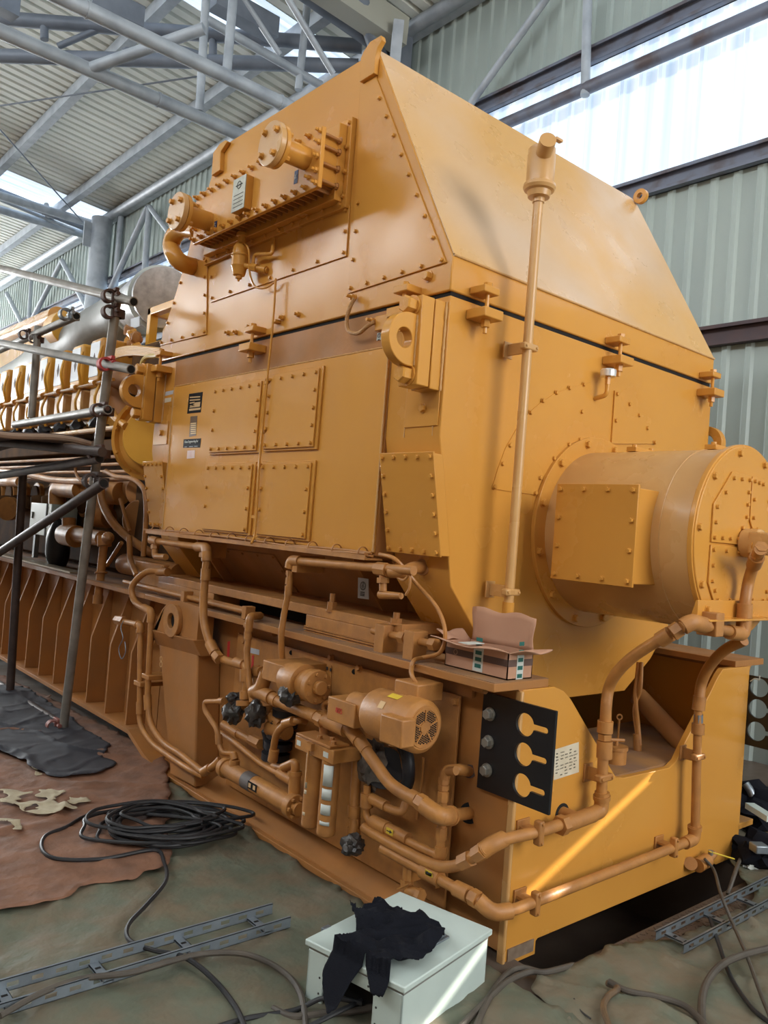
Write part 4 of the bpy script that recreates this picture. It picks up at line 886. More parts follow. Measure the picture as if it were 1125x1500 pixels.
# drain valve at the right foot
dv = thing('drain_valve', 'small drain valve with a yellow lever at the right foot of the skid', 'valve', E(1030, 1265, -.03))
b = MB(); b.cyl(E(1012, 1265, .0), E(1012, 1265, -.03), .03, seg=18); b.cyl(E(1022, 1268, -.05), E(1036, 1260, -.05), .032, seg=20); b.cyl(E(1036, 1262, -.05), E(1046, 1250, -.05), .018, seg=14); b.cyl(E(1012, 1265, -.02), E(1026, 1266, -.05), .016, seg=12); b.build('body', PAINT2, dv)
MB().cyl(E(1041, 1252, -.05), E(1041, 1246, -.05), .012, seg=10).build('stem', ZINC, dv)
MB().bar(E(1038, 1247, -.05), E(1075, 1258, -.09), .014, .006).build('lever', YELL, dv, bevel=.002)
# ================================================================== SIDE PIPEWORK (on the equipment panel)
r2 = .0235
C1 = thing('suction_pipe', 'big ochre pipe running down past the fan motor into a hole near the corner', 'pipe', S(650, 1195, -.2))
v2 = -.24
def T(x, y): return PX(x, y, v2)
MB().tube(fillet([T(389, 993), T(381, 1014), T(412, 1029), T(476, 1056), T(512, 1066), T(527, 1084)], .045), .0265, 18).build('tube', PAINT2, C1)
MB().tube(spline([T(520, 1076), T(552, 1122), T(572, 1148), T(600, 1167), T(636, 1188)], 10), r2*1.05, 18).build('hose', PAINT2, C1)
MB().cyl(T(515, 1070), T(526, 1084), .031, seg=20).build('coupling', PAINT2, C1); MB().cyl(T(526, 1084), T(537, 1099), .027, seg=20).build('coupling', PAINT2, C1)
MB().cyl(T(601, 1166), T(612, 1172), .027, seg=20).build('coupling', PAINT2, C1); MB().cyl(T(613, 1173), T(622, 1179), .032, seg=6).build('hex_fitting', PAINT2, C1)
ea, eb_, ec = T(622, 1180), T(645, 1197), PX(688, 1191, 0)
MB().tube(fillet([ea, eb_, eb_+(ec-eb_)*.33], .04), .033, 20).build('elbow', PAINT2, C1); MB().tube([eb_, ec], r2, 18).build('tube', PAINT2, C1)
MB().cyl(eb_+(ec-eb_)*.3, eb_+(ec-eb_)*.36, .037, seg=20).build('collar', PAINT2, C1)
MB().cyl(PX(688, 1191, -.004), PX(688, 1191, .002), .04, seg=28).build('wall_hole', VOID, C1)
MB().tube(fillet([T(391, 985), T(382, 1010), T(372, 1014)], .03), .034, 18).build('tee', PAINT2, C1)
MB().tube(fillet([T(386, 1000), T(389, 989), T(398, 985), PX(408, 983, -.1)], .03), .030, 18).build('elbow', PAINT2, C1)
MB().cyl(T(377, 1012), T(398, 1022), .034, seg=20).build('tee', PAINT2, C1); MB().cyl(T(400, 1023), T(407, 1027), .031, seg=20).build('collar', PAINT2, C1)
MB().cyl(T(466, 1052), T(474, 1056), .032, seg=6).build('hex_fitting', PAINT2, C1); MB().cyl(T(452, 1045), T(464, 1050), .028, seg=20).build('coupling', PAINT2, C1)
MB().tube(fillet([T(493, 1058), T(494, 1036), T(500, 1027), PX(508, 1026, -.05)], .03), .026, 18).build('elbow', PAINT2, C1)
MB().cyl(T(494, 1052), T(494, 1044), .032, seg=20).build('collar', PAINT2, C1); MB().cyl(T(480, 1056), T(508, 1069), .033, seg=20).build('tee', PAINT2, C1)
# left oil line with hose from the pipe rail
D1 = pipe('oil_hose', 'upright hose from the left end of the near pipe rail down to the valve group', [S(295, 800, -.2), S(303, 812, -.22), S(300, 850, -.22), S(298, 900, -.22), S(305, 935, -.22), S(320, 965, -.2)], .022, hose=True, rings=())
for p, q, rr, sg in (((303, 808), (303, 822), .03, 18), ((303, 822), (302, 832), .024, 6), ((302, 833), (301, 850), .028, 18), ((307, 942), (315, 957), .028, 18), ((316, 959), (322, 966), .03, 6)): MB().cyl(S(*p, -.22), S(*q, -.22), rr, seg=sg).build('coupling', PAINT2, D1)
MB().tube(fillet([S(320, 963, -.2), S(338, 970, -.2), S(361, 975, -.2), S(361, 1010, -.2), S(358, 1040, -.16)], .03), .021, 16).build('tube', PAINT2, D1)
MB().cyl(S(346, 970, -.2), S(358, 974, -.2), .028, seg=18).build('coupling', PAINT2, D1); MB().cyl(S(360, 980, -.2), S(360, 998, -.2), .03, seg=18).build('tee', PAINT2, D1); MB().cyl(S(359, 1012, -.2), S(359, 1024, -.2), .028, seg=18).build('union', PAINT2, D1); MB().cyl(S(358, 1026, -.2), S(358, 1033, -.2), .042, seg=20).build('flange', PAINT2, D1)
# pipe rails under the casing
R1 = thing('pipe_rail', 'horizontal pipe under the cable ledge, left half of the generator side', 'pipe', S(260, 795, -.2))
MB().tube([S(226, 792, -.2), S(297, 802, -.2)], .019, 16).build('tube', PAINT2, R1)
MB().cyl(S(222, 791, -.2), S(232, 793, -.2), .027, seg=18).build('tee', PAINT2, R1); MB().tube(fillet([S(227, 793, -.2), S(227, 815, -.2), S(243, 816, -.2)], .02), .019, 14).build('elbow', PAINT2, R1); MB().cyl(S(227, 798, -.2), S(227, 804, -.2), .026, seg=6).build('hex_fitting', PAINT2, R1)
MB().tube(fillet([S(289, 801, -.2), S(303, 802, -.21), S(303, 814, -.22)], .025), .028, 18).build('elbow', PAINT2, R1)
q = S(296, 802, -.2); MB().box((q.x-.012, q.y-.03, q.z-.055), (q.x+.14, q.y+.01, q.z+.03)).build('strap', PAINT2, R1, bevel=.003)
R2 = thing('pipe_rail', 'horizontal pipe under the cable ledge, right half, ending in a tee and valve', 'pipe', S(500, 830, -.2))
MB().tube([S(436, 822, -.2), S(606, 836, -.2)], .019, 16).build('tube', PAINT2, R2)
MB().tube(fillet([S(440, 822, -.2), S(427, 821, -.2), S(425, 832, -.2)], .02), .026, 18).build('elbow', PAINT2, R2)
q = S(435, 823, -.2); MB().box((q.x-.012, q.y-.02, q.z-.05), (q.x+.15, q.y+.02, q.z+.03)).build('strap', PAINT2, R2, bevel=.003)
MB().cyl(S(552, 833, -.2), S(568, 835, -.2), .029, seg=8).build('tee', PAINT2, R2); MB().tube(fillet([S(572, 838, -.2), S(590, 839, -.19), S(604, 831, -.14), PX(620, 831, -.03)], .05), .024, 18).build('elbow', PAINT2, R2)
MB().cyl(PX(618, 831, -.05), PX(622, 831, -.02), .034, seg=18).build('wall_flange', PAINT2, R2)
MB().cyl(S(561, 838, -.2), S(561, 866, -.2), .016, seg=14).build('tube', PAINT2, R2); MB().cyl(S(561, 846, -.2), S(561, 854, -.2), .026, seg=6).build('hex_fitting', PAINT2, R2); MB().cyl(S(557, 871, -.2), S(588, 873, -.2), .018, .013, 14).build('valve', PAINT2, R2)
D2 = pipe('oil_hose', 'slim hose hanging from the right pipe rail down to the round pump', [S(425, 838, -.2), S(423, 865, -.2), S(416, 900, -.2), S(412, 935, -.2), S(414, 975, -.16), S(414, 985, -.12)], .015, hose=True)
for p, q, rr, sg in (((425, 836), (424, 843), .019, 6), ((424, 846), (423, 856), .018, 6), ((423, 858), (422, 872), .019, 16)): MB().cyl(S(*p, -.2), S(*q, -.2), rr, seg=sg).build('coupling', PAINT2, D2)
D3 = pipe('oil_hose', 'short hose dropping from the flange-top elbow between two red painted marks', [S(364, 920, -.2), S(363, 940, -.2), S(362, 965, -.2), S(365, 1000, -.2), S(370, 1028, -.2)], .016, hose=True)
MB().tube(fillet([PX(381, 902, -.1), S(366, 903, -.2), S(364, 925, -.2)], .025), .02, 16).build('elbow', PAINT2, D3); MB().cyl(S(364, 913, -.2), S(363, 919, -.2), .024, seg=6).build('hex_fitting', PAINT2, D3); MB().cyl(S(363, 925, -.2), S(363, 937, -.2), .02, seg=16).build('coupling', PAINT2, D3)
# flange-top conduit running back along the beam
F1 = thing('conduit', 'long thin conduit lying along the skid flange behind the lifting lug', 'conduit', (-.12, 3, 1.04))
MB().tube([PX(182, 852, -.13), PX(365, 897, -.13)], .015, 14).build('tube', PAINT2, F1)
MB().tube([PX(235, 862, -.1), PX(365, 893, -.1)], .008, 10).build('thin_tube', PAINT2, F1)
for p in ((274, 872), (364, 895)): c = PX(*p, -.13); MB().box((c.x-.03, c.y-.02, 1.037), (c.x+.03, c.y+.02, c.z+.025)).build('strap', PAINT2, F1, bevel=.003)
# left pair of pipes in front of the engine skid
G1 = pipe('oil_pipe', 'left one of two upright pipes beside the lifting lug, ending in a capped stub', [S(176, 909, -.2), S(206, 916, -.2), S(205, 1028, -.2)], .018, elbows=(1,), bend=.035)
MB().cyl(S(171, 908, -.2), S(182, 910, -.2), .03, seg=6).build('cap', PAINT2, G1)
MB().tube(spline([S(205, 1028, -.2), S(206, 1060, -.2), S(222, 1087, -.2), S(245, 1105, -.2), S(262, 1117, -.2), S(283, 1130, -.2), S(298, 1137, -.18)], 8), .017, 14).build('hose', PAINT2, G1)
MB().cyl(S(205, 1028, -.2), S(205, 1046, -.2), .023, seg=16).build('coupling', PAINT2, G1)
MB().tube(spline([S(181, 909, -.24), S(177, 920, -.25), S(180, 935, -.25), S(174, 950, -.25), S(178, 965, -.25), S(184, 955, -.25), S(183, 940, -.25)], 8), .003, 6).build('tie_wire', GALV, G1)
G2 = pipe('oil_pipe', 'right one of the two upright pipes beside the lifting lug, looping to the beam', [S(243, 838, -.12), S(215, 838, -.16), S(194, 858, -.2), S(197, 880, -.2), S(212, 892, -.2)], .02, hose=True)
MB().tube(fillet([S(210, 890, -.2), S(222, 897, -.2), S(216, 1025, -.2)], .035), .018, 16).build('tube', PAINT2, G2); MB().tube(fillet([S(211, 890, -.2), S(222, 896, -.2), S(221, 912, -.2)], .03), .025, 16).build('elbow', PAINT2, G2)
MB().cyl(S(232, 838, -.13), S(246, 838, -.12), .026, seg=16).build('coupling', PAINT2, G2); MB().cyl(S(216, 1018, -.2), S(217, 1040, -.2), .024, seg=16).build('coupling', PAINT2, G2)
MB().tube(spline([S(217, 1035, -.2), S(222, 1062, -.2), S(240, 1088, -.2), S(262, 1103, -.2), S(280, 1117, -.2), S(298, 1130, -.2), S(312, 1122, -.2), S(322, 1112, -.18)], 8), .018, 14).build('hose', PAINT2, G2)
MB().cyl(S(298, 1131, -.2), S(308, 1125, -.2), .025, seg=16).build('elbow', PAINT2, G2)
for p, g in (((206, 1001), G1), ((218, 991), G2)): c = S(*p, -.2); MB().box((c.x-.025, c.y-.05, c.z-.014), (c.x+.16, c.y+.05, c.z+.014)).build('clamp', PAINT2, g, bevel=.004)
# hoses and pipes around the cooler cylinder
H1 = pipe('oil_pipe', 'thin bent pipe on the panel leading down to the round cooler cylinder', [S(333, 1027, -.2), S(300, 1028, -.22), S(300, 1040, -.22), S(318, 1068, -.22), S(321, 1090, -.22), S(326, 1103, -.22), S(345, 1104, -.2), S(344, 1115, -.2)], .014, bend=.03)
for p, q, rr in (((320, 1076), (321, 1090), .019), ((328, 1027), (322, 1027), .018), ((342, 1104), (344, 1113), .02)): MB().cyl(S(*p, -.22), S(*q, -.22), rr, seg=16).build('coupling', PAINT2, H1)
H2 = pipe('oil_pipe', 'slanting pipe across the panel from the wrapped valves to the upright stub', [S(324, 1074, -.12), S(345, 1088, -.14), S(385, 1120, -.16), S(425, 1138, -.18), S(431, 1126, -.18), S(418, 1126, -.18), S(400, 1122, -.16)], .015, hose=True)
MB().cyl(S(432, 1130, -.2), S(431, 1162, -.2), .028, seg=18).build('stub', PAINT2, H2); MB().cyl(S(432, 1130, -.2), S(432, 1136, -.2), .034, seg=18).build('collar', PAINT2, H2); MB().tube(fillet([S(415, 1124, -.2), S(433, 1116, -.2), S(432, 1132, -.2)], .025), .02, 14).build('elbow', PAINT2, H2); MB().cyl(S(409, 1132, -.19), S(428, 1144, -.19), .024, seg=16).build('tee', PAINT2, H2)
oc = thing('oil_cooler', 'long round ochre oil cooler cylinder lying low on the panel with a dark band', 'oil cooler', S(385, 1175, -.22))
a, b_ = S(331, 1125, -.22), S(428, 1180, -.22)
MB().cyl(a, b_, .042, seg=32).build('shell', PAINT2, oc); d = (b_-a).normalized()
MB().cyl(a-d*.02, a+d*.015, .05, seg=32).build('end_flange', PAINT2, oc, bevel=.003)
MB().cyl(b_-d*.01, b_+d*.03, .055, seg=32).build('end_flange', PAINT2, oc, bevel=.003); MB().cyl(b_+d*.03, b_+d*.06, .03, seg=24).build('end_cap', PAINT2, oc)
for i in range(6):
    t = i*math.pi/3; x_, y_, _z = frame(d); bolt(oc, b_+d*.03+(x_*math.cos(t)+y_*math.sin(t))*.043, d, .009, .014, 'hex', PAINT2)
m_ = a+(b_-a)*.42; MB().cyl(m_-d*.05, m_+d*.03, .0435, seg=32).build('dark_band', mat('faded_band', rgb(92, 84, 80), .6), oc)
nl = m_+d*.06; MB().cyl(nl-d*.035, nl+d*.05, .0438, seg=32)
q = V((-1, 0, .2)).normalized(); pl = plate(oc, 'nameplate', [nl+q*.044+d*.05-V((0, 0, .018)), nl+q*.044-d*.03-V((0, 0, .018)), nl+q*.044-d*.03+V((0, 0, .018)), nl+q*.044+d*.05+V((0, 0, .018))], q, .002, LBLK, bevel=0)
for i in (0, 1): MB().bar(nl+q*.0455+d*(.04-.04*i), nl+q*.0455+d*(.02-.04*i), .001, .02).build('field', LTAN, pl)
MB().cyl(S(344, 1113, -.22), S(343, 1125, -.22), .026, seg=16).build('port', PAINT2, oc)
# filters
ft = thing('twin_filter', 'pair of tall round filter bowls with pale stickers hanging from a square header', 'filter', S(470, 1160, -.24))
hz0, hz1 = S(470, 1108, -.27).z, S(470, 1087, -.27).z
ya_, yb2 = S(440, 1090, -.27).y, S(497, 1100, -.27).y
MB().box((-.30, yb2, hz0), (-.045, ya_, hz1)).build('header', PAINT2, ft, bevel=.004)
MB().box((-.305, yb2+.02, hz1-.0), (-.2, ya_-.01, hz1+.012)).build('header_cover', DUSTY, ft, bevel=.003)
for (x0, w, zt, zbm) in ((464, .048, 1103, 1208), (487, .048, 1112, 1221)):
    tp = S(x0-3, zt, -.26); bt = S(x0-8, zbm, -.26)
    y0_ = (tp.y+bt.y)/2; 
    MB().lathe((tp.x, y0_, bt.z-.02), (0, 0, 1), [(0, .012), (.012, .03), (.014, .032), (.016, .038), (.024, .040), (.03, .04), (tp.z-bt.z+.02, .04)], 32).build('bowl', PAINT2, ft)
for i, y_ in enumerate((S(484, 1150, -.26).y, S(458, 1150, -.26).y)):
    lst = [(1121, 1153), (1157, 1174), (1181, 1197), (1207, 1213)] if i == 0 else [(1104, 1158), (1161, 1167), (1195, 1200)]
    for (u, v) in lst:
        xp = 478 if i == 0 else 455; zu, zv = PX(xp, u, -.30).z, PX(xp, v, -.30).z
        cx_, yy_ = -.26, y_
        pts = [V((cx_-.0408*math.cos(t), yy_+.0408*math.sin(t), 0)) for t in [-1.1+1.15*k/8 for k in range(9)]]
        mm = MB(); mm.grid(lambda s_, t_: pts[int(round(s_*8))]+V((0, 0, zu+(zv-zu)*t_)), 8, 1); mm.build('sticker', TAPEW if i == 0 else PAPER, ft, solid=.0008)
for y_ in (S(486, 1150, -.26).y,): 
    for q in range(3): bolt(ft, (-.27+.03*(q % 2), yb2+.04+q*.05, hz1+.012), (0, 0, 1), .012, .014, 'hex', DUSTY)
plate(ft, 'tape', rect((-.3015, ya_-.03, (hz0+hz1)/2), nn, up, .03, .022), nn, .001, TAPEW, bevel=0); plate(ft, 'tape', rect((-.3015, yb2+.05, (hz0+hz1)/2), nn, up, .035, .022), nn, .001, TAPEW, bevel=0)
b = MB(); q = S(457, 1093, -.3); b.box((q.x-.02, q.y-.02, q.z-.015), (q.x, q.y+.02, q.z+.015)); b.cyl(q+V((-.015, 0, 0)), q+V((-.015, .0, -.15)), .005, seg=8); b.build('lever', PAINT2, ft)
b = MB(); b.cyl(S(474, 1080, -.2), S(474, 1062, -.2), .02, seg=16); b.cyl(S(474, 1058, -.2), S(474, 1040, -.2), .024, seg=16); b.cyl(S(474, 1048, -.2), S(474, 1044, -.2), .033, seg=16); b.tube(fillet([S(474, 1045, -.2), S(474, 1030, -.2), S(488, 1028, -.2)], .02), .012, 12); b.build('relief_valve', PAINT2, ft)
# hose with union right of pump going to wrapped part
I1 = pipe('oil_hose', 'short curved hose below the round pump with a straight end pipe', [S(400, 1112, -.2), S(401, 1095, -.2), S(406, 1074, -.22), S(420, 1060, -.22), S(438, 1055, -.2), S(448, 1056, -.16)], .017, hose=True)
MB().cyl(S(399, 1115, -.2), S(402, 1098, -.2), .024, seg=18).build('coupling', PAINT2, I1); MB().cyl(S(417, 1060, -.22), S(430, 1056, -.22), .022, seg=18).build('coupling', PAINT2, I1)
bx_ = thing('dark_coupling', 'black ribbed coupling guard below the curved hose', 'coupling guard', S(410, 1110, -.12))
b = MB(); 
for i in range(5): b.cyl(S(403+i*4, 1112-i*16, -.1), S(404+i*4, 1102-i*16, -.1), .07, seg=24)
b.build('guard', BLACK, bx_)
# fan motor
mo = thing('fan_motor', 'ochre electric motor with a perforated fan cowl and side junction box', 'motor', S(590, 1090, -.27))
mx, my0, my1 = -.27, .17, .47
mc = PX(622, 1066, mx); mz = mc.z; my0 = mc.y
MB().lathe((mx, my0+.105, mz), (0, 1, 0), [(0, .088), (.0, .095), (.16, .095), (.175, .088), (.2, .05)], 40).build('body', PAINT2, mo)
MB().lathe((mx, my0, mz), (0, 1, 0), [(0, .066), (.0, .082), (.012, .098), (.02, .101), (.10, .101)], 48).build('fan_cowl', PAINT2, mo)
fc = MB()
for k in range(5):
    t0 = math.radians(90+72*k)
    fc.bar((mx+.018*math.cos(t0), my0-.002, mz+.018*math.sin(t0)), (mx+.066*math.cos(t0), my0-.002, mz+.066*math.sin(t0)), .006, .004, up=(0, 1, 0))
fc.cyl((mx, my0+.001, mz), (mx, my0-.004, mz), .022, seg=20); fc.ring((mx, my0+.001, mz), (0, -1, 0), .075, .066, .004, 40); fc.build('grille_frame', PAINT2, mo)
gh = MB(); 
for i in range(-9, 10):
    for j in range(-9, 10):
        x_, z_ = i*.0082, j*.0082+(i % 2)*.0041; rr = math.hypot(x_, z_)
        if .026 < rr < .062:
            an = math.degrees(math.atan2(z_, x_)); 
            if min(abs(((an-90-72*k+180) % 360)-180) for k in range(5))*math.radians(1)*rr > .0052: gh.cyl((mx+x_, my0-.0022, mz+z_), (mx+x_, my0+.001, mz+z_), .0034, seg=5)
gh.build('perforation', VOID, mo)
MB().cyl((mx+.0, my0+.3, mz), (mx, my0+.42, mz), .05, seg=24).build('pump_coupling', PAINT2, mo)
q = T(540, 1045); MB().box((-.33, q.y-.02, q.z-.05), (-.045, q.y+.16, q.z+.045)).build('pump_bracket', PAINT2, mo, bevel=.004)
text(mo, '805', V((-.331, q.y+.08, q.z+.0)), nn, up, .03, REDM)
jb_ = MB().box((-.405, S(589, 1085, -.4).y, S(560, 1087, -.4).z), (-.335, S(556, 1085, -.4).y, S(560, 1045, -.4).z)).build('junction_box', PAINT2, mo, bevel=.006)
MB().cyl((-.37, S(566, 1090, -.4).y, S(566, 1094, -.4).z), (-.37, S(566, 1090, -.4).y, S(566, 1086, -.4).z), .014, seg=12).build('gland', PAINT2, jb_)
q = PX(606, 1017, -.22); MB().box((-.26, q.y-.06, q.z-.02), (-.12, q.y+.07, q.z+.05)).build('terminal_cover', PAINT2, mo, bevel=.006)
for (p, w_, h_) in (((571, 1021), .06, .03), ((564, 1032), .03, .03), ((591, 1032), .04, .045)):
    c = PX(*p, mx-.06); t = math.atan2(math.sqrt(max(0, .0955**2-(c.z-mz)**2)), c.z-mz) if abs(c.z-mz) < .0955 else .2
    n_ = V((-math.sin(t), 0, math.cos(t))); cc = V((mx, c.y, mz))+n_*.0965; u_ = V((0, 1, 0)).cross(n_)
    plate(mo, 'rating_sticker', [cc+V((0, a*w_/2, 0))+u_*b*h_/2 for a, b in ((-1, -1), (1, -1), (1, 1), (-1, 1))], n_, .001, YELL if p[1] != 1032 or p[0] > 580 else LTAN, bevel=0)
MB().tube(spline([S(608, 965, -.1), S(603, 985, -.22), S(612, 1005, -.22), S(622, 1020, -.2), S(624, 1030, -.16)], 8), .008, 8).build('supply_lead', PAINT2, mo)
MB().tube(spline([S(620, 1110, -.08), S(618, 1140, -.07), S(614, 1170, -.07), S(610, 1200, -.07)], 8), .006, 8).build('supply_lead', PAINT2, mo)
# round pump
pu = thing('round_pump', 'round ochre pump with a bolted disc face, upper middle of the panel', 'pump', S(460, 1035, -.2))
pc = PX(466, 1007, -.24)
MB().lathe((pc.x, pc.y+.03, pc.z), (0, 1, 0), [(0, .066), (.03, .072), (.032, .06), (.07, .06), (.072, .082), (.11, .084), (.2, .07)], 40).build('body', PAINT2, pu)
MB().cyl(pc, pc+V((0, .03, 0)), .075, seg=40).build('end_disc', PAINT2, pu, bevel=.003); MB().cyl(pc-V((0, .028, 0)), pc, .032, seg=28).build('hub', PAINT2, pu, bevel=.004)
for k in range(7):
    t = 2*math.pi*k/7; bolt(pu, pc+V((.058*math.cos(t), 0, .058*math.sin(t))), (0, -1, 0), .009, .007, 'hex', PAINT2)
MB().box((pc.x-.05, pc.y+.2, pc.z-.03), (-.045, pc.y+.38, pc.z+.06)).build('mounting_box', PAINT2, pu, bevel=.005)
plate(pu, 'base_plate', [PX(a, b, -.05) for a, b in ((466, 1030), (484, 1035), (485, 975), (464, 969))], nn, .005, PAINT2)
MB().tube(fillet([S(436, 1005, -.26), S(420, 996, -.26), S(404, 992, -.25), S(398, 985, -.24)], .02), .011, 12).build('inlet_tube', PAINT2, pu); MB().cyl(S(404, 990, -.25), S(414, 994, -.25), .017, seg=14).build('coupling', PAINT2, pu)
for p in ((467, 979), (472, 979), (478, 981), (483, 983)): MB().box(PX(*p, -.053), PX(p[0]+2, p[1]-4, -.055)).build('stencil_mark', INK, pu)
# wrapped valves
def wrapped(label, p, v, r, sc_=(1, 1, 1), m=WRAP, sd=0):
    c = PX(*p, v); tag(MB().blob(c, r, .28, 3, sc_, 2.6, sd).build('wrapped_valve', m), label, 'wrapped valve')
wrapped('crumpled black plastic wrap on the pipe end just left of the round pump', (424, 1018), -.29, .048, sd=1)
wrapped('black wrapped round valve end at the lower left of the valve group', (341, 1045), -.22, .052, sd=2)
wrapped('black wrapped valve top at the upper left of the valve group', (343, 1023), -.16, .045, (1, 1, .7), sd=3)
wrapped('black wrapped valve with silvery tape in the middle of the valve group', (375, 1046), -.22, .050, (1, 1, 1.2), sd=4)
wrapped('black wrapped handwheel hanging below the lower pipe near the white cabinet', (517, 1237), -.22, .046, sd=5)
wrapped('dark wrapped clamp lump behind the curved hose on the panel', (402, 1080), -.09, .055, (1, 1, 1.6), BLACK, 6)
tag(MB().blob(PX(545, 1120, -.12), .075, .35, 3, (.6, 1, 1.3), 3.4, 9).build('foil_wrap', FOIL), 'crinkled silver plastic wrap behind the big slanting hose', 'plastic wrap')
tag(MB().cyl(PX(563, 1125, -.06), PX(563, 1125, -.10), .085, seg=32).build('round_opening', BLACK), 'black round opening collar beneath the fan motor', 'opening')
tag(MB().tube(spline([S(588, 1090, -.12), S(597, 1110, -.16), S(598, 1140, -.16), S(592, 1160, -.14)], 8), .026, 16).build('black_hose', BLACK), 'thick black hose curving down below the fan motor', 'hose')
vg = thing('valve_group', 'cluster of ochre valve bodies and flanges between the black wraps', 'valve', PX(385, 1080, -.1))
for (p, q, rr, sg) in (((390, 1035), (392, 1050), .035, 20), ((388, 1046), (389, 1051), .046, 20), ((398, 1050), (412, 1062), .03, 16), ((404, 1040), (404, 1075), .026, 16), ((396, 1066), (420, 1072), .04, 18), ((328, 1062), (350, 1075), .026, 16), ((350, 1074), (368, 1084), .022, 16), ((368, 1083), (382, 1090), .028, 6), ((375, 975), (376, 1000), .02, 14), ((372, 985), (384, 985), .03, 16)): MB().cyl(PX(*p, -.14), PX(*q, -.14), rr, seg=sg).build('valve_body', PAINT2, vg)
# red marks and label on the panel
plate(skid, 'red_mark', [PX(a, b, -.047) for a, b in ((332, 965), (335.5, 966), (337, 939), (333.5, 940))], nn, .001, REDM, bevel=0); plate(skid, 'red_mark', [PX(a, b, -.047) for a, b in ((368, 978), (371, 978), (372, 960), (369, 960))], nn, .001, REDM, bevel=0)
pl = plate(skid, 'caution_sticker', [PX(a, b, -.047) for a, b in ((365, 956), (379.5, 959.5), (380, 952), (366, 948.5))], nn, .001, LGREY, bevel=0)
# pipes to the right of the filters
J1 = thing('drain_pipe', 'upright drain pipe right of the filters with an arrow-labelled branch', 'pipe', S(537, 1200, -.14))
MB().tube(fillet([S(538, 1150, -.14), S(536, 1195, -.14), S(545, 1207, -.14), S(622, 1244, -.14), S(645, 1254, -.14), S(650, 1140, -.14), S(652, 1130, -.14), S(668, 1129, -.14)], .03), .017, 16).build('tube', PAINT2, J1)
MB().cyl(S(538, 1162, -.14), S(537, 1182, -.14), .028, seg=18).build('tee', PAINT2, J1); MB().cyl(S(546, 1203, -.14), S(568, 1214, -.14), .028, seg=18).build('coupling', PAINT2, J1); MB().cyl(S(568, 1214, -.14), S(598, 1229, -.14), .024, seg=18).build('pipe_body', PAINT2, J1)
MB().tube(fillet([S(640, 1250, -.14), S(645, 1254, -.14), S(646, 1240, -.14)], .02), .024, 16).build('elbow', PAINT2, J1)
for a, b in ((1138, 1148), (1150, 1157), (1160, 1174), (1212, 1230)): MB().cyl(S(651-(a-1130)*.05, a, -.14), S(651-(b-1130)*.05, b, -.14), .022, seg=6).build('coupling', PAINT2, J1)
MB().tube(fillet([S(651, 1140, -.14), S(653, 1128, -.14), S(672, 1127, -.1), PX(688, 1130, 0)], .03), .021, 16).build('elbow', PAINT2, J1)
MB().cyl(PX(688, 1130, -.012), PX(688, 1130, 0), .026, seg=18).build('wall_port', RUST, J1)
MB().tube(fillet([S(540, 1168, -.14), S(575, 1187, -.14), S(590, 1190, -.12), S(594, 1176, -.1)], .03), .017, 16).build('tube', PAINT2, J1); MB().cyl(S(545, 1170, -.14), S(566, 1181, -.14), .023, seg=16).build('pipe_body', PAINT2, J1)
def arrowlab(par, quad, x, flip=False):
    P_ = [PX(a, b, x) for a, b in quad]; o = plate(par, 'arrow_label', P_, nn, .001, YELL, bevel=0); A, B, C, D = P_
    def at(u, v): return (A*(1-u)+B*u)*(1-v)+(D*(1-u)+C*u)*v+V((-.001, 0, 0))
    pts = [at(.12, .42), at(.55, .42), at(.55, .2), at(.9, .5), at(.55, .8), at(.55, .58), at(.12, .58)] if not flip else [at(.88, .42), at(.45, .42), at(.45, .2), at(.1, .5), at(.45, .8), at(.45, .58), at(.88, .58)]
    MB().prism(pts, (-.001, 0, 0)).build('arrow', INK, o)
arrowlab(J1, [(565, 1220), (575, 1225), (576, 1216), (566, 1211)], -.166); arrowlab(B1, [(622, 1280), (632, 1285), (633, 1278), (623, 1273)], -.19, True)
K1 = pipe('upright_pipe', 'thick upright pipe with hex unions just right of the filter bowls', [S(524, 1100, -.14), S(520, 1160, -.14), S(518, 1225, -.16)], .022, bend=.02)
for a, b, sg in ((1180, 1196, 18), (1198, 1210, 6), (1212, 1224, 18)): MB().cyl(S(519, a, -.15), S(518.5, b, -.15), .028, seg=sg).build('coupling', PAINT2, K1)
L1 = thing('ball_valve', 'small drain valve with flat lever under the pipes behind the white cabinet', 'valve', S(600, 1310, -.12))
b = MB(); b.cyl(S(597, 1265, -.14), S(596, 1290, -.14), .018, seg=14); b.cyl(S(596, 1288, -.14), S(596, 1300, -.14), .026, seg=6); b.cyl(S(598, 1304, -.14), S(612, 1310, -.14), .022, seg=14); b.cyl(S(612, 1310, -.14), S(618, 1313, -.14), .026, seg=6); b.build('body', PAINT2, L1)
MB().bar(S(583, 1302, -.16), S(600, 1294, -.16), .012, .006).build('lever', PAINT2, L1); MB().box((-.16, S(605, 1280, -.14).y-.01, S(605, 1290, -.14).z), (-.05, S(605, 1280, -.14).y+.01, S(605, 1262, -.14).z)).build('hanger', PAINT2, L1)
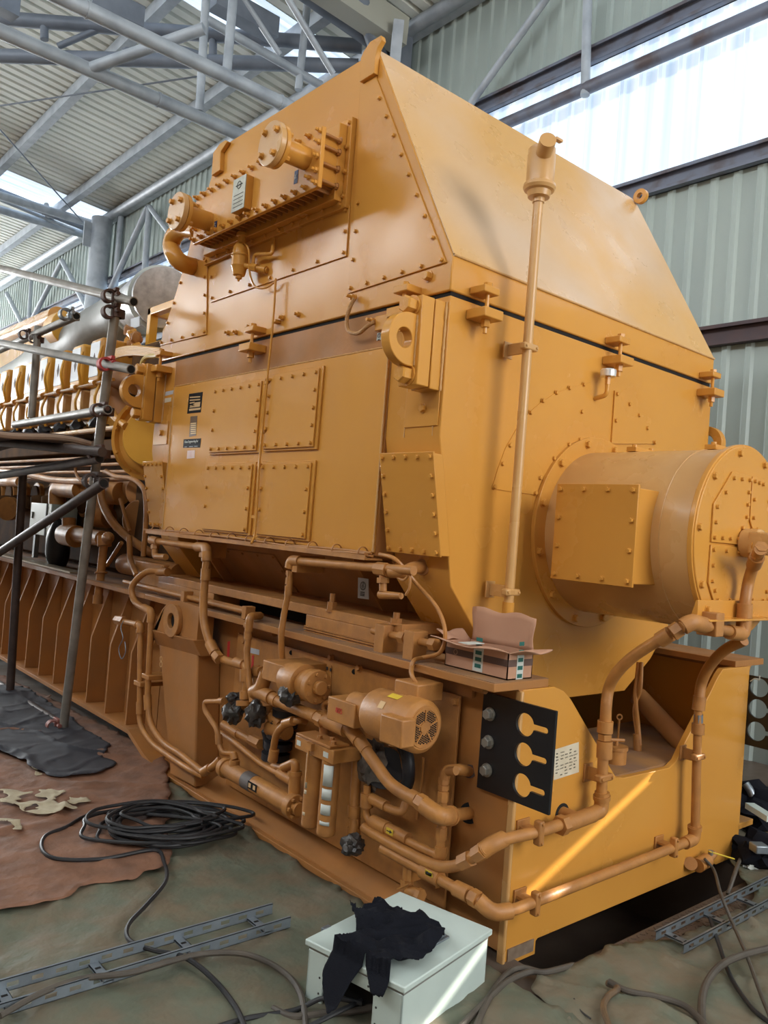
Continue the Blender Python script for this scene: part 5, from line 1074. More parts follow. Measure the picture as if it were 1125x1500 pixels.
# drooping conduit from the corner to the beam edge
tag(MB().tube(spline([PX(556, 812, -.2), PX(580, 820, -.2), PX(610, 855, -.12), PX(640, 890, -.1), PX(652, 925, -.1), PX(645, 955, -.1), PX(620, 963, -.1), PX(606, 968, -.17), PX(602, 985, -.19), PX(612, 1005, -.2), PX(622, 1018, -.2)], 10), .0085, 10).build('flexible_conduit', PAINT2), 'flexible ochre conduit looping from the casing corner over the beam edge to the motor', 'conduit')
tag(MB().tube(spline([PX(572, 838, -.2), PX(590, 850, -.2), PX(600, 842, -.2), PX(600, 860, -.2), PX(594, 872, -.2)], 8), .005, 8).build('thin_hose', PAINT2), 'thin short loop hose beside the tee of the right pipe rail', 'hose')
# ================================================================== ENGINE
en = thing('engine', 'long ochre engine behind the scaffold with a row of cylinder head covers', 'engine', (XC, 5.5, 1.06))
MB().box((.30, 3.25, 1.06), (1.5, 9.4, 2.25)).build('engine_block', ENGSHADE, en, bevel=.02)
MB().box((.2, 4.2, 2.2), (1.6, 9.4, 2.34)).build('head_deck', PAINT, en, bevel=.01)
for k in range(9):
    y = 4.74+.44*k
    hc = MB().box((.10, y, 2.60), (.46, y+.26, 2.985)).build('cylinder_cover', BRIGHTY if k % 2 else PAINT, en, bevel=.03, bseg=3)
    MB().box((.095, y+.03, 2.66), (.0995, y+.23, 2.95)).build('cover_glare_label', mat('white_label_glare', rgb(214, 218, 224), .35), hc)  # white stands for the label and the light reflected off this face
    MB().prism([(.093, y+.13, 2.86), (.093, y+.10, 2.80), (.093, y+.13, 2.74), (.093, y+.16, 2.80)], (.002, 0, 0)).build('plate_mark', RUST, hc)
    MB().box((.12, y-.02, 2.32), (.46, y+.24, 2.58)).build('cylinder_head', TANP, en, bevel=.02)
    MB().tube([(.08, y+.02, 2.59), (.08, y+.10, 2.59)], .025, 10).build('fuel_fitting', PAINT, en)
    MB().blob((.14, y+.05, 2.26), .07, .3, 2, (1, 1, .8), 3, k).build('dark_plug', BLACK, en)
    MB().tube(spline([(.09, y-.04, 2.9), (.06, y-.06, 2.75), (.1, y-.03, 2.6), (.06, y-.05, 2.45), (.12, y-.02, 2.3)], 6), .012, 8).build('lead_pipe', BRIGHTY, en)
    MB().box((.16, y-.06, 2.15), (.30, y+.2, 2.26)).build('head_bracket', ENGSHADE, en, bevel=.01)
    MB().ring((.30, y+.1, 1.62), (-1, 0, 0), .15, .10, .04, 28).build('inspection_flange', PAINT2, en)
    MB().cyl((.30, y+.1, 1.62), (.24, y+.1, 1.62), .12, seg=28).build('inspection_door', ENGSHADE, en, bevel=.005)
MB().tube([(.09, 4.4, 2.59), (.09, 9.0, 2.59)], .014, 8).build('fuel_rail', PAINT, en)
MB().tube([(.1, 4.3, 2.2), (.1, 9.2, 2.2)], .022, 10).build('fuel_rail', TANP, en)
MB().box((.12, 4.35, 2.02), (.3, 9.2, 2.12)).build('fuel_gallery', ENGSHADE, en, bevel=.01)
for z in (1.98, 1.92, 1.86, 1.80): MB().tube([(.16, 4.0, z), (.16, 9.2, z)], .014, 8).build('small_line', PAINT2, en)
# flywheel side cover
cn = V((-.80, -.60, 0)).normalized(); c = onpl(220, 641, (.12, 3.55, 0), cn)
b = MB().lathe(c-cn*.12, cn, [(0, .31), (.10, .315), (.12, .31), (.12, .285), (.085, .27), (.085, 0)], 56); rc_ = b.build('round_side_cover', PAINT, en); MB().lathe(c-cn*.034, cn, [(0, .215), (.05, .21), (.06, .20), (.06, 0)], 56).build('lit_cover_disc', BRIGHTY, rc_)  # brighter yellow disc: light on the inner face put into the colour
b = MB().box((.12, 3.10, 1.2), (1.7, 3.9, 2.3)).build('flywheel_housing', ENGSHADE, en, bevel=.06, bseg=3)
for a in range(8):
    t = math.radians(100+35*a); x_, y_, z_ = frame(cn); bolt(en, c+(x_*math.cos(t)+y_*math.sin(t))*.285-cn*.005, cn, .012, .012, 'hex', PAINT)
# front-end auxiliaries left of the casing
def EN(x, y, v=.15): return PX(x, y, v)
MB().cyl(EN(178, 723), EN(156, 722, .1), .09, seg=28).build('pump_cover', PAINT2, en, bevel=.005)
MB().cyl(EN(225, 712, .25), EN(170, 718, .25), .10, seg=24).build('aux_housing', DUSTY, en)
MB().cyl(EN(160, 758), EN(142, 757, .1), .085, seg=28).build('pump_cover', DUSTY, en, bevel=.005)
MB().cyl(EN(220, 762, .25), EN(200, 762, .12), .15, seg=28).build('aux_housing', DUSTY, en, bevel=.01); MB().cyl(EN(216, 720, .25), EN(200, 720, .14), .11, seg=28).build('aux_housing', DUSTY, en, bevel=.01)
MB().tube(spline([EN(147, 705, .0), EN(150, 735, .0), EN(163, 762, .0), EN(185, 785, .05), EN(215, 806, .1), EN(235, 815, .2)], 8), .03, 14).build('curved_pipe', PAINT2, en)
MB().tube(spline([EN(155, 690, .0), EN(170, 698, .0), EN(192, 701, .0), EN(206, 710, .0), EN(213, 725, .0), EN(214, 760, .0), EN(210, 815, .0)], 8), .018, 12).build('curved_conduit', PAINT2, en)
MB().tube([EN(176, 730, .0), EN(190, 778, .05)], .014, 8).build('thin_pipe', PAINT2, en)
MB().cyl(EN(0, 806, .45), EN(230, 838, .45), .09, seg=20).build('drain_manifold', ENGSHADE, en)
MB().box((.0, 3.06, 1.06), (.4, 3.5, 1.22)).build('coupling_block', PAINT2, en, bevel=.01); MB().cyl((.1, 3.0, 1.16), (.1, 3.9, 1.16), .075, seg=20).build('drain_filter', PAINT2, en)
MB().tube(fillet([EN(156, 765), EN(128, 715), EN(80, 714), EN(82, 740), EN(82, 800)], .1), .055, 16).build('water_pipe', PAINT2, en)
MB().tube(fillet([EN(84, 745, .1), EN(84, 716, .1), EN(118, 718, .1)], .1), .075, 18).build('elbow', PAINT2, en)
bx = MB(); bx.box((.05, EN(72, 760).y-.1, 1.26), (.3, EN(46, 760).y-.05, 1.26+.46)); 
cb = MB(); a = EN(72, 786, .02); d = EN(46, 736, .02); cb.box((.02, a.y, a.z), (.25, d.y, d.z)); cb = cb.build('control_box', WHITEC, en, bevel=.004, label='pale grey control box'); 
MB().box((.015, a.y+.1, a.z), (.02, a.y+.13, d.z)).build('box_seam', INK, cb); MB().box((.01, d.y-.08, (a.z+d.z)/2), (.02, d.y-.05, (a.z+d.z)/2+.06)).build('latch', BLACKP, cb)
for yy in (a.y+.05, d.y-.1): MB().box((.05, yy, 1.06), (.09, yy+.05, a.z)).build('box_leg', GALV, cb)
MB().blob(EN(85, 800, .05), .2, .1, 3, (.5, .6, 1.2), 2, 3).build('rubber_bellow', BLACK, en)
MB().cyl(EN(91, 780, .0), EN(150, 789, .0), .06, seg=18).build('water_manifold', PAINT2, en); MB().cyl(EN(96, 783, .0), EN(112, 786, .0), .09, seg=20).build('manifold_coupling', PAINT2, en)
MB().cyl(EN(101, 760, .0), EN(101, 776, .0), .055, seg=18).build('valve_stub', PAINT2, en)
MB().cyl(EN(153, 785, -.1), EN(153, 800, -.1), .05, seg=18).build('tee', PAINT2, en); MB().cyl(EN(152, 798, -.1), EN(143, 884, -.1), .03, seg=18).build('drain_leg', PAINT2, en); MB().cyl(EN(144, 872, -.1), EN(143, 884, -.1), .036, seg=18).build('drain_cap', PAINT2, en); MB().cyl(EN(148, 838, -.1), EN(148, 840, -.1), .045, seg=18).build('collar', PAINT2, en)
MB().lathe(EN(158, 788, -.1), (-.3, -1, 0), [(0, .045), (.05, .04), (.09, .012), (.12, .008)], 16).build('valve_wheel', PAINT2, en)
MB().tube(spline([EN(189, 786, .0), EN(190, 800, .0), EN(191, 820, .0), EN(200, 843, -.05)], 8), .02, 12).build('hose', PAINT2, en)
MB().tube([EN(178, 795, .0), EN(157, 828, .0)], .016, 10).build('strut', PAINT2, en); MB().tube(fillet([EN(170, 772), EN(180, 780), EN(190, 786)], .03), .03, 12).build('valve_body', PAINT2, en)
for k in range(5): MB().cyl(EN(8+k*16, 745+k*1, .2), EN(8+k*16, 728, .2), .07, seg=14).build('injector_pump', ENGSHADE, en)
MB().cyl(EN(16, 745, .1), EN(10, 745, .05), .12, seg=28).build('round_flange', PAINT2, en); MB().tube([EN(0, 705, .05), EN(30, 706, .05)], .05, 14).build('cam_tube', PAINT2, en)
MB().tube(spline([EN(0, 690, .05), EN(40, 695, .05), EN(80, 703, .05), EN(145, 706, .05)], 8), .03, 10).build('oil_line', PAINT2, en)
MB().tube(spline([EN(135, 678, -.02), EN(113, 680, -.02), EN(112, 695, -.02), EN(122, 705, -.02), EN(140, 700, -.02)], 8), .012, 8).build('looped_pipe', DUSTY, en)
# wiring bundle and top box
for i in range(6):
    MB().tube(spline([EN(150-i, 545+i*2, .05), EN(158, 522+i*2.2, .05), EN(175, 511+i*2.2, .05), EN(200, 508+i*2.2, .05), EN(238, 512+i*2.2, .05)], 8), .012, 8).build('loom_cable', BRIGHTY, en)
MB().tube(spline([EN(231, 521, -.02), EN(215, 523, -.02), EN(207, 535, -.02), EN(206, 556, -.02)], 8), .016, 8).build('conduit', mat('pale_yellow', rgb(230, 200, 120), .4), en)
bxp = [PX(a, b, .35) for a, b in ((212, 508), (212, 457))]
MB().box((.35, 3.25, bxp[0].z), (1.1, 3.35, bxp[0].z+.03)); y0b = bxp[0].y
fr = MB(); z0, z1 = bxp[0].z, bxp[1].z
for zz_ in (z0, z1): fr.box((.35, y0b-1.3, zz_-.04), (.42, y0b, zz_+.02)); fr.box((.35, y0b-.05, zz_-.04), (1.2, y0b, zz_+.02))
fr.box((.35, y0b-.06, z0), (.42, y0b, z1)); fr.build('top_frame', BRIGHTY, en, bevel=.005)
MB().cyl((.6, y0b, (z0+z1)/2), (.6, y0b-1.2, (z0+z1)/2), (z1-z0)*.36, seg=28).build('breather_drum', BRIGHTY, en)
plate(en, 'grey_plate', [PX(a, b, .33) for a, b in ((191, 483), (204, 478), (204, 463), (191, 467))], (-1, 0, 0), .01, LGREY)
for k in range(7): MB().blob(PX(190+(k % 3)*5, 485+k*5, .3), .05, .3, 2, (1, 1, 1), 3, k+3).build('pipe_cluster', PAINT if k % 2 else DUSTY, en)
MB().cyl(PX(205, 560, .25), PX(168, 548, .25), .11, seg=20).build('turbo_duct', DUSTY, en); MB().cyl(PX(195, 640, .4), PX(170, 560, .3), .16, seg=20).build('aftercooler_duct', DUSTY, en)
MB().box((.25, 3.6, 2.25), (1.2, 4.5, 2.9)).build('turbo_support', ENGSHADE, en, bevel=.05)
MB().tube(spline([EN(150, 620, -.05), EN(158, 600, -.05), EN(170, 612, -.05), EN(185, 625, -.05)], 8), .03, 10).build('curved_pipe', PAINT, en)
# intake duct and round flange at far top
MB().tube([PX(-20, 508, .75), PX(85, 464, .75)], .12, 20).build('charge_air_duct', PAINT, en); MB().cyl(PX(101, 480, .75), PX(88, 484, .75), .2, seg=36).build('duct_flange', BRIGHTY, en, bevel=.01)
MB().prism([PX(a, b, 1.25) for a, b in ((-25, 494), (60, 474), (70, 510), (-25, 560))], (.1, 0, 0)).build('strip_gap_filler', PAINT, en)  # added plate that hides the bright wall strip showing beside the duct
# ---- exhaust
ex = thing('exhaust_pipe', 'fat grey insulated exhaust pipe with a silver elbow above the engine', 'exhaust pipe', PX(120, 520, .9))
MB().tube(spline([PX(208, 448, .9), PX(170, 468, .9), PX(130, 495, .9), PX(85, 522, .9), PX(35, 552, .9), PX(-30, 590, .9)], 10), lambda t: .26+.012*math.sin(t*22), 32).build('insulated_pipe', GREYL, ex)
MB().tube(spline([PX(205, 452, .9), PX(222, 440, .8), PX(240, 436, .6)], 8), lambda t: .26-.0*t, 32).build('elbow_jacket', SILV, ex)
c0, c1 = PX(236, 438, .65), PX(243, 437, .55); MB().ring(c0, c1-c0, .29, .25, .03, 32).build('lagging_rope', TAPEW, ex)
MB().ring(PX(203, 452, .9), PX(190, 458, .9)-PX(203, 452, .9), .28, .25, .03, 32).build('lagging_rope', TAPEW, ex)
MB().tube([PX(20, 470+95, .9), PX(-10, 575, .8)], .12, 20).build('branch_pipe', PAINT, ex)

# ================================================================== SCAFFOLD
xs_ = -.35
def SC(x, y, v=xs_): return PX(x, y, v)
def sct(a, b, r, lb, m=SCAF, hollow=None):
    k = MB(); k.tube([a, b], r, 18); o = k.build('scaffold_tube', m)
    if hollow: 
        a_, b_ = (a, b) if hollow == 1 else (b, a); d = (a_-b_).normalized()
    o = tag(o, lb, 'scaffold tube', None)
    if hollow: MB().cyl(a_-d*.001, a_+d*.001, r*.8, seg=18).build('tube_bore', VOID, o)
    return o
def coupler(p, lb, m=RUST, s=1):
    p = V(p); t = thing('scaffold_clamp', lb, 'clamp', p)
    MB().ring(p-V((0, 0, .025*s)), (0, 0, 1), .043*s, .029, .05*s, 20).build('collar', m, t)
    MB().ring(p+V((-.06*s, -.022*s, 0)), (0, 1, 0), .043*s, .030, .05*s, 20).build('collar', m, t)
    MB().box(p+V((-.04*s, -.05*s, .03*s)), p+V((-.015*s, .05*s, .055*s))).build('flap', m, t, bevel=.004)
    MB().cyl(p+V((-.03*s, -.07*s, .01)), p+V((-.03*s, .05*s, .01)), .007, seg=8).build('clamp_bolt', m, t); MB().cyl(p+V((-.03*s, -.08*s, .01)), p+V((-.03*s, -.055*s, .01)), .015, seg=6).build('clamp_nut', m, t)
    return t
foot = PZ(92, 1072, .02)
xs_ = foot.x
top_ = SC(171, 438, -.46)
sct(foot, top_, .030, 'long leaning upright scaffold tube nearest the generator')
sct(SC(0-60, 378, -.5)+V((-.3, 0, 0)), SC(196, 442, -.44), .029, 'topmost long scaffold tube crossing the far wall at left', hollow=2)
sct(SC(-60, 490, -.5)+V((-.3, 0, 0)), SC(192, 541, -.44), .029, 'second long scaffold tube, gripped by the red clamp', hollow=2)
sct(SC(-30, 526, -.42), SC(112, 463, -.42), .029, 'slanting scaffold tube ending in a double clamp in mid air', hollow=2)
sct(SC(22, 622, -.45), SC(158, 600, -.47), .030, 'nearly level scaffold tube in front of the cylinder heads', SCAF, 2)
sct(SC(56, 478, -.42), SC(46, 612, -.42), .029, 'short upright scaffold tube in front of the grey exhaust')
sct(SC(34, 690, -.4), V((SC(6, 1000).x, SC(34, 690, -.4).y, 0)), .032, 'dark upright scaffold tube at the far left', SCAFD)
sct(SC(-20, 822, -.5), SC(152, 708, -.52), .032, 'dark diagonal scaffold tube in front of the engine', SCAFD, 2)
sct(SC(-20, 700, -.47), SC(146, 672, -.50), .030, 'dark scaffold tube under the deck board', SCAFD, 2)
sct(PZ(-10, 996, .04), PZ(84, 1058, .04), .028, 'rusty scaffold tube lying near the floor at left', SCAFD, None)
sct(SC(-30, 740-95, -.75), SC(150, 662, -.52), .030, 'thin dark scaffold tube along the deck edge', SCAFD)
for (p, v, lb, m, s) in (((173, 437), -.45, 'rusty clamp at the end of the topmost scaffold tube', RUST, 1), ((173, 460), -.44, 'rusty open clamp just under the topmost scaffold joint', RUST, 1), ((167, 536), -.44, 'red clamp on the leaning upright scaffold tube', REDC, 1), ((157, 603), -.45, 'brown clamp joining the level tube by the round cover', RUST, 1), ((152, 665), -.45, 'rusty clamp at the deck board corner', RUST, 1), ((148, 706), -.45, 'dark clamp holding the diagonal scaffold tube', SCAFD, 1.1), ((108, 463), -.42, 'grey double clamp in mid air above the exhaust', GALV, 1), ((45, 492), -.42, 'brown clamp left of the mid-air double clamp', RUST, .9), ((58, 498), -.40, 'small dark clamp on the short upright tube', RUST, .8)):
    coupler(SC(*p, v), lb, m, s)
coupler(PZ(88, 1062, .06), 'pinkish clamp near the floor at the foot of the upright', mat('faded_red', rgb(130, 78, 70), .6), .9)
dk = thing('deck_board', 'dark rusty scaffold deck sheet seen from below at the left', 'deck board', SC(60, 650, -.7))
A_, B_, C_, D_ = SC(-40, 628, -.75), SC(132, 648, -.42), SC(124, 662, -.42), SC(-60, 690, -1.25)
zt_ = (B_.z+A_.z)/2
b = MB().grid(lambda u, v: V((-1.6+(B_.x+1.6)*u, B_.y+6*v, B_.z+.02*math.sin(u*9)+.012*math.sin(v*30)+.03*(1-u))), 14, 30); b.build('sheet', mat('rusty_dark_sheet', rgb(86, 66, 58), .7, col2=rgb(52, 42, 40), scale=7), dk, solid=.012)
MB().tube([V((-1.6+(B_.x+1.6)*u, B_.y-.004, B_.z+.02*math.sin(u*9)+.03*(1-u)-.02)) for u in [i/20 for i in range(21)]], .02, 8).build('rolled_edge', mat('dusty_edge', rgb(150, 126, 106), .8), dk)

# ================================================================== ON THE BEAM: CARTON
cz0 = 1.0395
nc = V((-.066, .02, cz0)); W1, L1_, H1 = .142, .325, PY(742, 957, .02).z-cz0
bxo = thing('cardboard_box', 'open brown cardboard carton with a dark printed band on the beam end', 'box', nc+V((W1/2, L1_/2, 0)))
b = MB(); x0, y0 = nc.x, nc.y; t_ = .004
b.box((x0, y0, cz0), (x0+W1, y0+L1_, cz0+.004)); b.box((x0, y0, cz0), (x0+t_, y0+L1_, cz0+H1)); b.box((x0+W1-t_, y0, cz0), (x0+W1, y0+L1_, cz0+H1)); b.box((x0, y0, cz0), (x0+W1, y0+t_, cz0+H1)); b.box((x0, y0+L1_-t_, cz0), (x0+W1, y0+L1_, cz0+H1)); b.build('carton', CARD, bxo)
b = MB(); e_ = .0006; z0, z1 = cz0+H1*.48, cz0+H1*.74; b.box((x0-e_, y0-e_, z0), (x0+.001, y0+L1_+e_, z1)); b.box((x0-e_, y0-e_, z0), (x0+W1+e_, y0+.001, z1)); b.build('printed_band', CARDD, bxo)
def flap(p, q, out, name='flap'):
    p, q, out = V(p), V(q), V(out); n_ = (q-p).cross(out).normalized()*.0035
    MB().grid(lambda u, v: p+(q-p)*(u+.02*math.sin(v*5)*(1-2*u))+out*v*(1+.05*math.sin(u*11))+n_*2*math.sin(u*6+v*2), 12, 6).build(name, CARD, bxo, solid=.004)
zt_ = cz0+H1
flap((x0, y0, zt_), (x0, y0+L1_, zt_), (-.09, 0, .012)); flap((x0+W1, y0+L1_*.98, zt_), (x0+W1, y0+.0, zt_), (.015, .01, .13)); flap((x0+W1, y0, zt_), (x0, y0, zt_), (.02, -.075, .012)); flap((x0, y0+L1_, zt_), (x0+W1, y0+L1_, zt_), (0, .06, .03))
ym = y0+L1_*.38; tp = MB(); tp.box((x0-.0012, ym, cz0+.006), (x0, ym+.05, zt_)); tp.box((x0-.09, ym, zt_+.015), (x0, ym+.05, zt_+.017)); tp.build('tape', TAPEW, bxo)
tp = MB(); tp.box((x0+.05, y0-.0012, cz0), (x0+.088, y0, zt_)); tp.build('tape', TAPEW, bxo)
for j in range(5): MB().box((x0-.002, ym+.008+.0*j, cz0+.02+j*.025), (x0-.0012, ym+.04, cz0+.035+j*.025)).build('tape_print', TEAL, bxo); MB().box((x0+.055, y0-.002, cz0+.005+j*.03), (x0+.083, y0-.0012, cz0+.02+j*.03)).build('tape_print', TEAL, bxo)
PALEP = mat('pale_brown_print', rgb(164, 132, 112), .8)
MB().ring((x0-.0012, ym+.145, (z0+z1)/2), (-1, 0, 0), .011, .008, .001, 16).build('print_ring', PALEP, bxo)

# ================================================================== WHITE CABINET + CLOTH
zc = .205
Lc, Bc, Rc, Fc = PZ(447, 1375, zc), PZ(585, 1307, zc), PZ(722, 1361, zc), PZ(592, 1450, zc)
Fc = (Fc+(Lc+Rc-Bc))/2
e1, e2 = (Lc-Fc), (Rc-Fc); l1, l2 = e1.length, e2.length; u1, u2 = e1.normalized(), e2.normalized()
cbn = thing('electrical_cabinet', 'white metal electrical cabinet lying on its back in front of the skid', 'cabinet', V(((Fc+Bc)/2).to_tuple()[:2]+(0,)))
def CB(a, b, z): p = Fc+u1*a+u2*b; return V((p.x, p.y, z))
def cbox(a0, a1, b0, b1, z0, z1, name, m, bv=.003, par=None): return MB().poly8([CB(a0, b0, z0), CB(a1, b0, z0), CB(a1, b1, z0), CB(a0, b1, z0), CB(a0, b0, z1), CB(a1, b0, z1), CB(a1, b1, z1), CB(a0, b1, z1)]).build(name, m, par or cbn, bevel=bv)
cbox(0, l1, 0, l2, .185, zc, 'lid', WHITEC, .004)
i_ = .01
cbox(i_, l1-i_, i_+.002, l2-i_, .172, .184, 'gasket_shadow_gap', GREYL, 0)
w_ = .008
cbox(i_, l1-i_, l2-i_-w_, l2-i_, 0, .172, 'body_panel', WHITEC); cbox(i_, i_+w_, i_, l2-i_, 0, .174, 'body_panel', WHITEC); cbox(l1-i_-w_, l1-i_, i_, l2-i_, 0, .172, 'body_panel', WHITEC)
oa, ob, oz = .12, .30, .135
cbox(i_, oa, i_, i_+w_, 0, .174, 'front_panel', WHITEC); cbox(ob+.02, l1-i_, i_, i_+w_, 0, .174, 'front_panel', WHITEC); cbox(oa, ob+.02, i_, i_+w_, oz, .174, 'front_panel', WHITEC); cbox(oa, ob+.02, i_, i_+w_, 0, .02, 'front_panel', WHITEC)
cbox(i_, l1-i_, i_+w_, l2-i_, .0, .006, 'shaded_back_panel', VOID, 0); cbox(.03, l1-.03, .1, .11, .006, .17, 'inner_shade_plate', VOID, 0)  # black colour stands in for the shade inside the cabinet
for a, z in ((oa+.02, .15), (oa+.1, .15), (ob, .15), (ob+.035, .1), (ob+.035, .05), (oa-.015, .1), (oa-.015, .05)): bolt(cbn, CB(a, i_, z), -u2, .003, .002, 'hex', INK, 'screw')
for b_ in (.09, .27): cbox(l1-.004, l1+.012, b_, b_+.035, .188, .207, 'hinge', GALV, .002)
ph = PZ(640, 1380, zc); b = MB(); hd_ = (PZ(655, 1372, zc)-PZ(627, 1388, zc)); b.bar(ph-hd_*.5+V((0, 0, .004)), ph+hd_*.5+V((0, 0, .004)), .028, .008); b.bar(ph-hd_*.35+V((0, 0, .01)), ph+hd_*.4+V((0, 0, .012)), .012, .008); b.build('latch_handle', GALV, cbn, bevel=.003)
from mathutils import noise
def inpoly(x, y, P):
    c = False; n = len(P)
    for i in range(n):
        x1, y1 = P[i]; x2, y2 = P[(i+1) % n]
        if (y1 > y) != (y2 > y) and x < (x2-x1)*(y-y1)/(y2-y1)+x1: c = not c
    return c
def sheet(name, poly, zf, cell, m, thick=.002, edge=.0, seed=0, holes=None):
    xs1 = [p[0] for p in poly]; ys1 = [p[1] for p in poly]; x0, y0 = min(xs1), min(ys1); nx = int((max(xs1)-x0)/cell)+1; ny = int((max(ys1)-y0)/cell)+1
    b = MB(); vs_ = {}
    def vert(i, j):
        if (i, j) not in vs_:
            x, y = x0+i*cell, y0+j*cell; vs_[i, j] = b.bm.verts.new((x, y, zf(x, y)))
        return vs_[i, j]
    for i in range(nx):
        for j in range(ny):
            cx, cy = x0+(i+.5)*cell, y0+(j+.5)*cell; k = edge*noise.noise(V((cx*9, cy*9, seed))); k2 = edge*noise.noise(V((cx*9, cy*9, seed+9)))
            if holes and noise.noise(V((cx*holes[0], cy*holes[0], 3.3)))+.5*noise.noise(V((cx*holes[0]*3, cy*holes[0]*3, 1.3))) > holes[1]: continue
            if inpoly(cx+k, cy+k2, poly): b.bm.faces.new((vert(i, j), vert(i+1, j), vert(i+1, j+1), vert(i, j+1)))
    # relax the stepped outline
    bnd = [v for v in b.bm.verts if v.is_boundary]
    for _ in range(3):
        new = {}
        for v in bnd:
            nb = [e.other_vert(v).co for e in v.link_edges if e.is_boundary]
            if len(nb) == 2: new[v] = (v.co+nb[0]+nb[1])/3
        for v, c in new.items(): v.co.x, v.co.y = c.x, c.y
    return b.build(name, m, solid=thick, ang=60)
cl = [(511, 1314), (524, 1334), (538, 1330), (552, 1322), (566, 1330), (580, 1330), (600, 1338), (618, 1338), (640, 1350), (652, 1362), (650, 1375), (634, 1384), (633, 1398), (612, 1412), (590, 1414), (577, 1402), (570, 1425), (563, 1432), (545, 1424), (536, 1402), (520, 1406), (484, 1428), (474, 1392), (496, 1374), (522, 1364), (520, 1345)]
clp = [tuple(PZ(a, b, .235).to_tuple()[:2]) for a, b in cl]
def clz(x, y):
    n1_ = noise.noise(V((x*9, y*9, 1.3))); n2_ = abs(noise.noise(V((x*17+y*8, y*14, 4.1)))); q = V((x, y, 0))-V((Fc.x, Fc.y, 0)); bb = q.dot(u2); z = .214+.028*(n1_+.5)+.05*(.5-n2_)
    if bb < 0: z = max(.12, .212+bb*.8+.01*n1_)
    return max(z, .211 if bb >= 0 else .1)
o = sheet('cloth', clp, clz, .0055, CLOTH, .003); tag(o, 'crumpled black garment thrown over the white cabinet lid', 'garment')
o.location.z = o.location.z

# ================================================================== FLOOR COVERINGS
def xy(L): return [tuple(PZ(a, b, 0).to_tuple()[:2]) for a, b in L]
def fz(base, amp, f, sd): return lambda x, y: base+amp*(.5+noise.noise(V((x*f, y*f, sd))))+amp*.5*abs(noise.noise(V((x*f*3.1, y*f*2.3, sd+5))))+.045*max(0, .3-abs(noise.noise(V((x*2.1+y*.6, y*1.3-x*.4, sd+2)))*4))+.02*max(0, .3-abs(noise.noise(V((x*4.1-y*2.6, y*3.3+x*1.4, sd+4)))*4))
gp = [(-3.2, -1.9), (-.55, -1.9), (-.1, -1.0), (-.1, -.02), (-.17, .2), (-.17, 2.35), (-.5, 2.1), (-.9, 1.6), (-2.3, 1.5), (-3.2, 1.2)]
tag(sheet('tarpaulin', gp, fz(.004, .02, 2.2, 2), .03, TARPG, .0015, .05), 'dull green tarpaulin covering the floor at the lower left', 'tarpaulin')
gp2 = [(-.05, -.19), (.18, -.155), (.30, -.20), (.42, -.175), (.55, -.21), (.70, -.245), (.9, -.30), (1.2, -.31), (1.45, -.27), (1.6, -.10), (1.95, .1), (2.2, .35), (3.0, .1), (3.0, -3), (-.5, -3), (-.5, -.8), (-.18, -.45)]
tag(sheet('tarpaulin', gp2, lambda x, y: fz(.004, .028, 4, 7)(x, y)+(.05*max(0, x-1.35)*(.8+noise.noise(V((x*7, y*7, 1))))), .02, TARPG, .0015, .05), 'rumpled green tarpaulin before the dark trench at the lower right', 'tarpaulin')
bp = xy([(-60, 1350), (0, 1347), (40, 1338), (90, 1330), (125, 1306), (175, 1303), (240, 1284), (256, 1262), (240, 1245), (250, 1200), (246, 1165), (250, 1130)])+[(-.06, 2.75), (-.06, 3.6), (-.2, 5.6), (-3, 5.6), (-3.2, 1.5)]
tag(sheet('tarpaulin', bp, fz(.032, .012, 2, 11), .025, TARPB, .002, .05), 'brown worn tarpaulin on the floor at the left', 'tarpaulin')
kp = xy([(-40, 1105), (0, 1112), (62, 1148), (85, 1152), (138, 1147), (162, 1134), (170, 1128), (148, 1120), (165, 1105), (120, 1080)])+[(-.22, 3.8), (-.2, 5.0), (-.7, 5.2), (-1.6, 4.6)]
tag(sheet('tarpaulin', kp, fz(.050, .012, 2.4, 17), .02, TARPK, .002, .03), 'black sheet laid over the brown tarpaulin below the scaffold foot', 'tarpaulin')
for L_, lb in (([(-5, 1172), (30, 1170), (75, 1174), (110, 1178), (132, 1188), (105, 1196), (88, 1210), (70, 1216), (40, 1208), (0, 1192)], 'larger cracked patch of pale plaster spilt on the brown tarpaulin'), ([(-5, 1212), (20, 1218), (45, 1230), (20, 1232), (-5, 1226)], 'lower left small patch of pale plaster on the brown tarpaulin'), ([(42, 1141), (55, 1139), (68, 1148), (50, 1150)], 'small pale plaster spot near the black sheet')):
    o = sheet('plaster_patch', xy(L_), fz(.052, .004, 5, 3), .009, WHITEP, .001, .09, 5, (9, .12)); tag(o, lb, 'plaster')
# ---- cables
def cab(lb, pts, r=.008, m=CABLE, z=.04, name='cable', spl=True):
    P_ = [V(PZ(p[0], p[1], p[2] if len(p) > 2 else z)) for p in pts]
    return tag(MB().tube(spline(P_, 10) if spl else P_, r, 10).build(name, m), lb, 'cable')
b = MB(); rc = random.Random(11); cc = PZ(238, 1212, .05); ct = PZ(300, 1195, .05)
ax = (ct-cc)
axx = V((.30, -.12, 0)); ayy = V((.10, .22, 0))
pts = []
for k in range(15):
    a0 = rc.uniform(.45, 1.12); dx, dy = rc.uniform(-.07, .07), rc.uniform(-.06, .06)
    for j in range(12):
        t = 2*math.pi*j/12; pts.append(cc+V((dx, dy, 0))+axx*math.cos(t)*a0*rc.uniform(.9, 1.1)+ayy*math.sin(t)*a0*rc.uniform(.85, 1.1)+V((0, 0, .006*k*.6+rc.uniform(0, .012))))
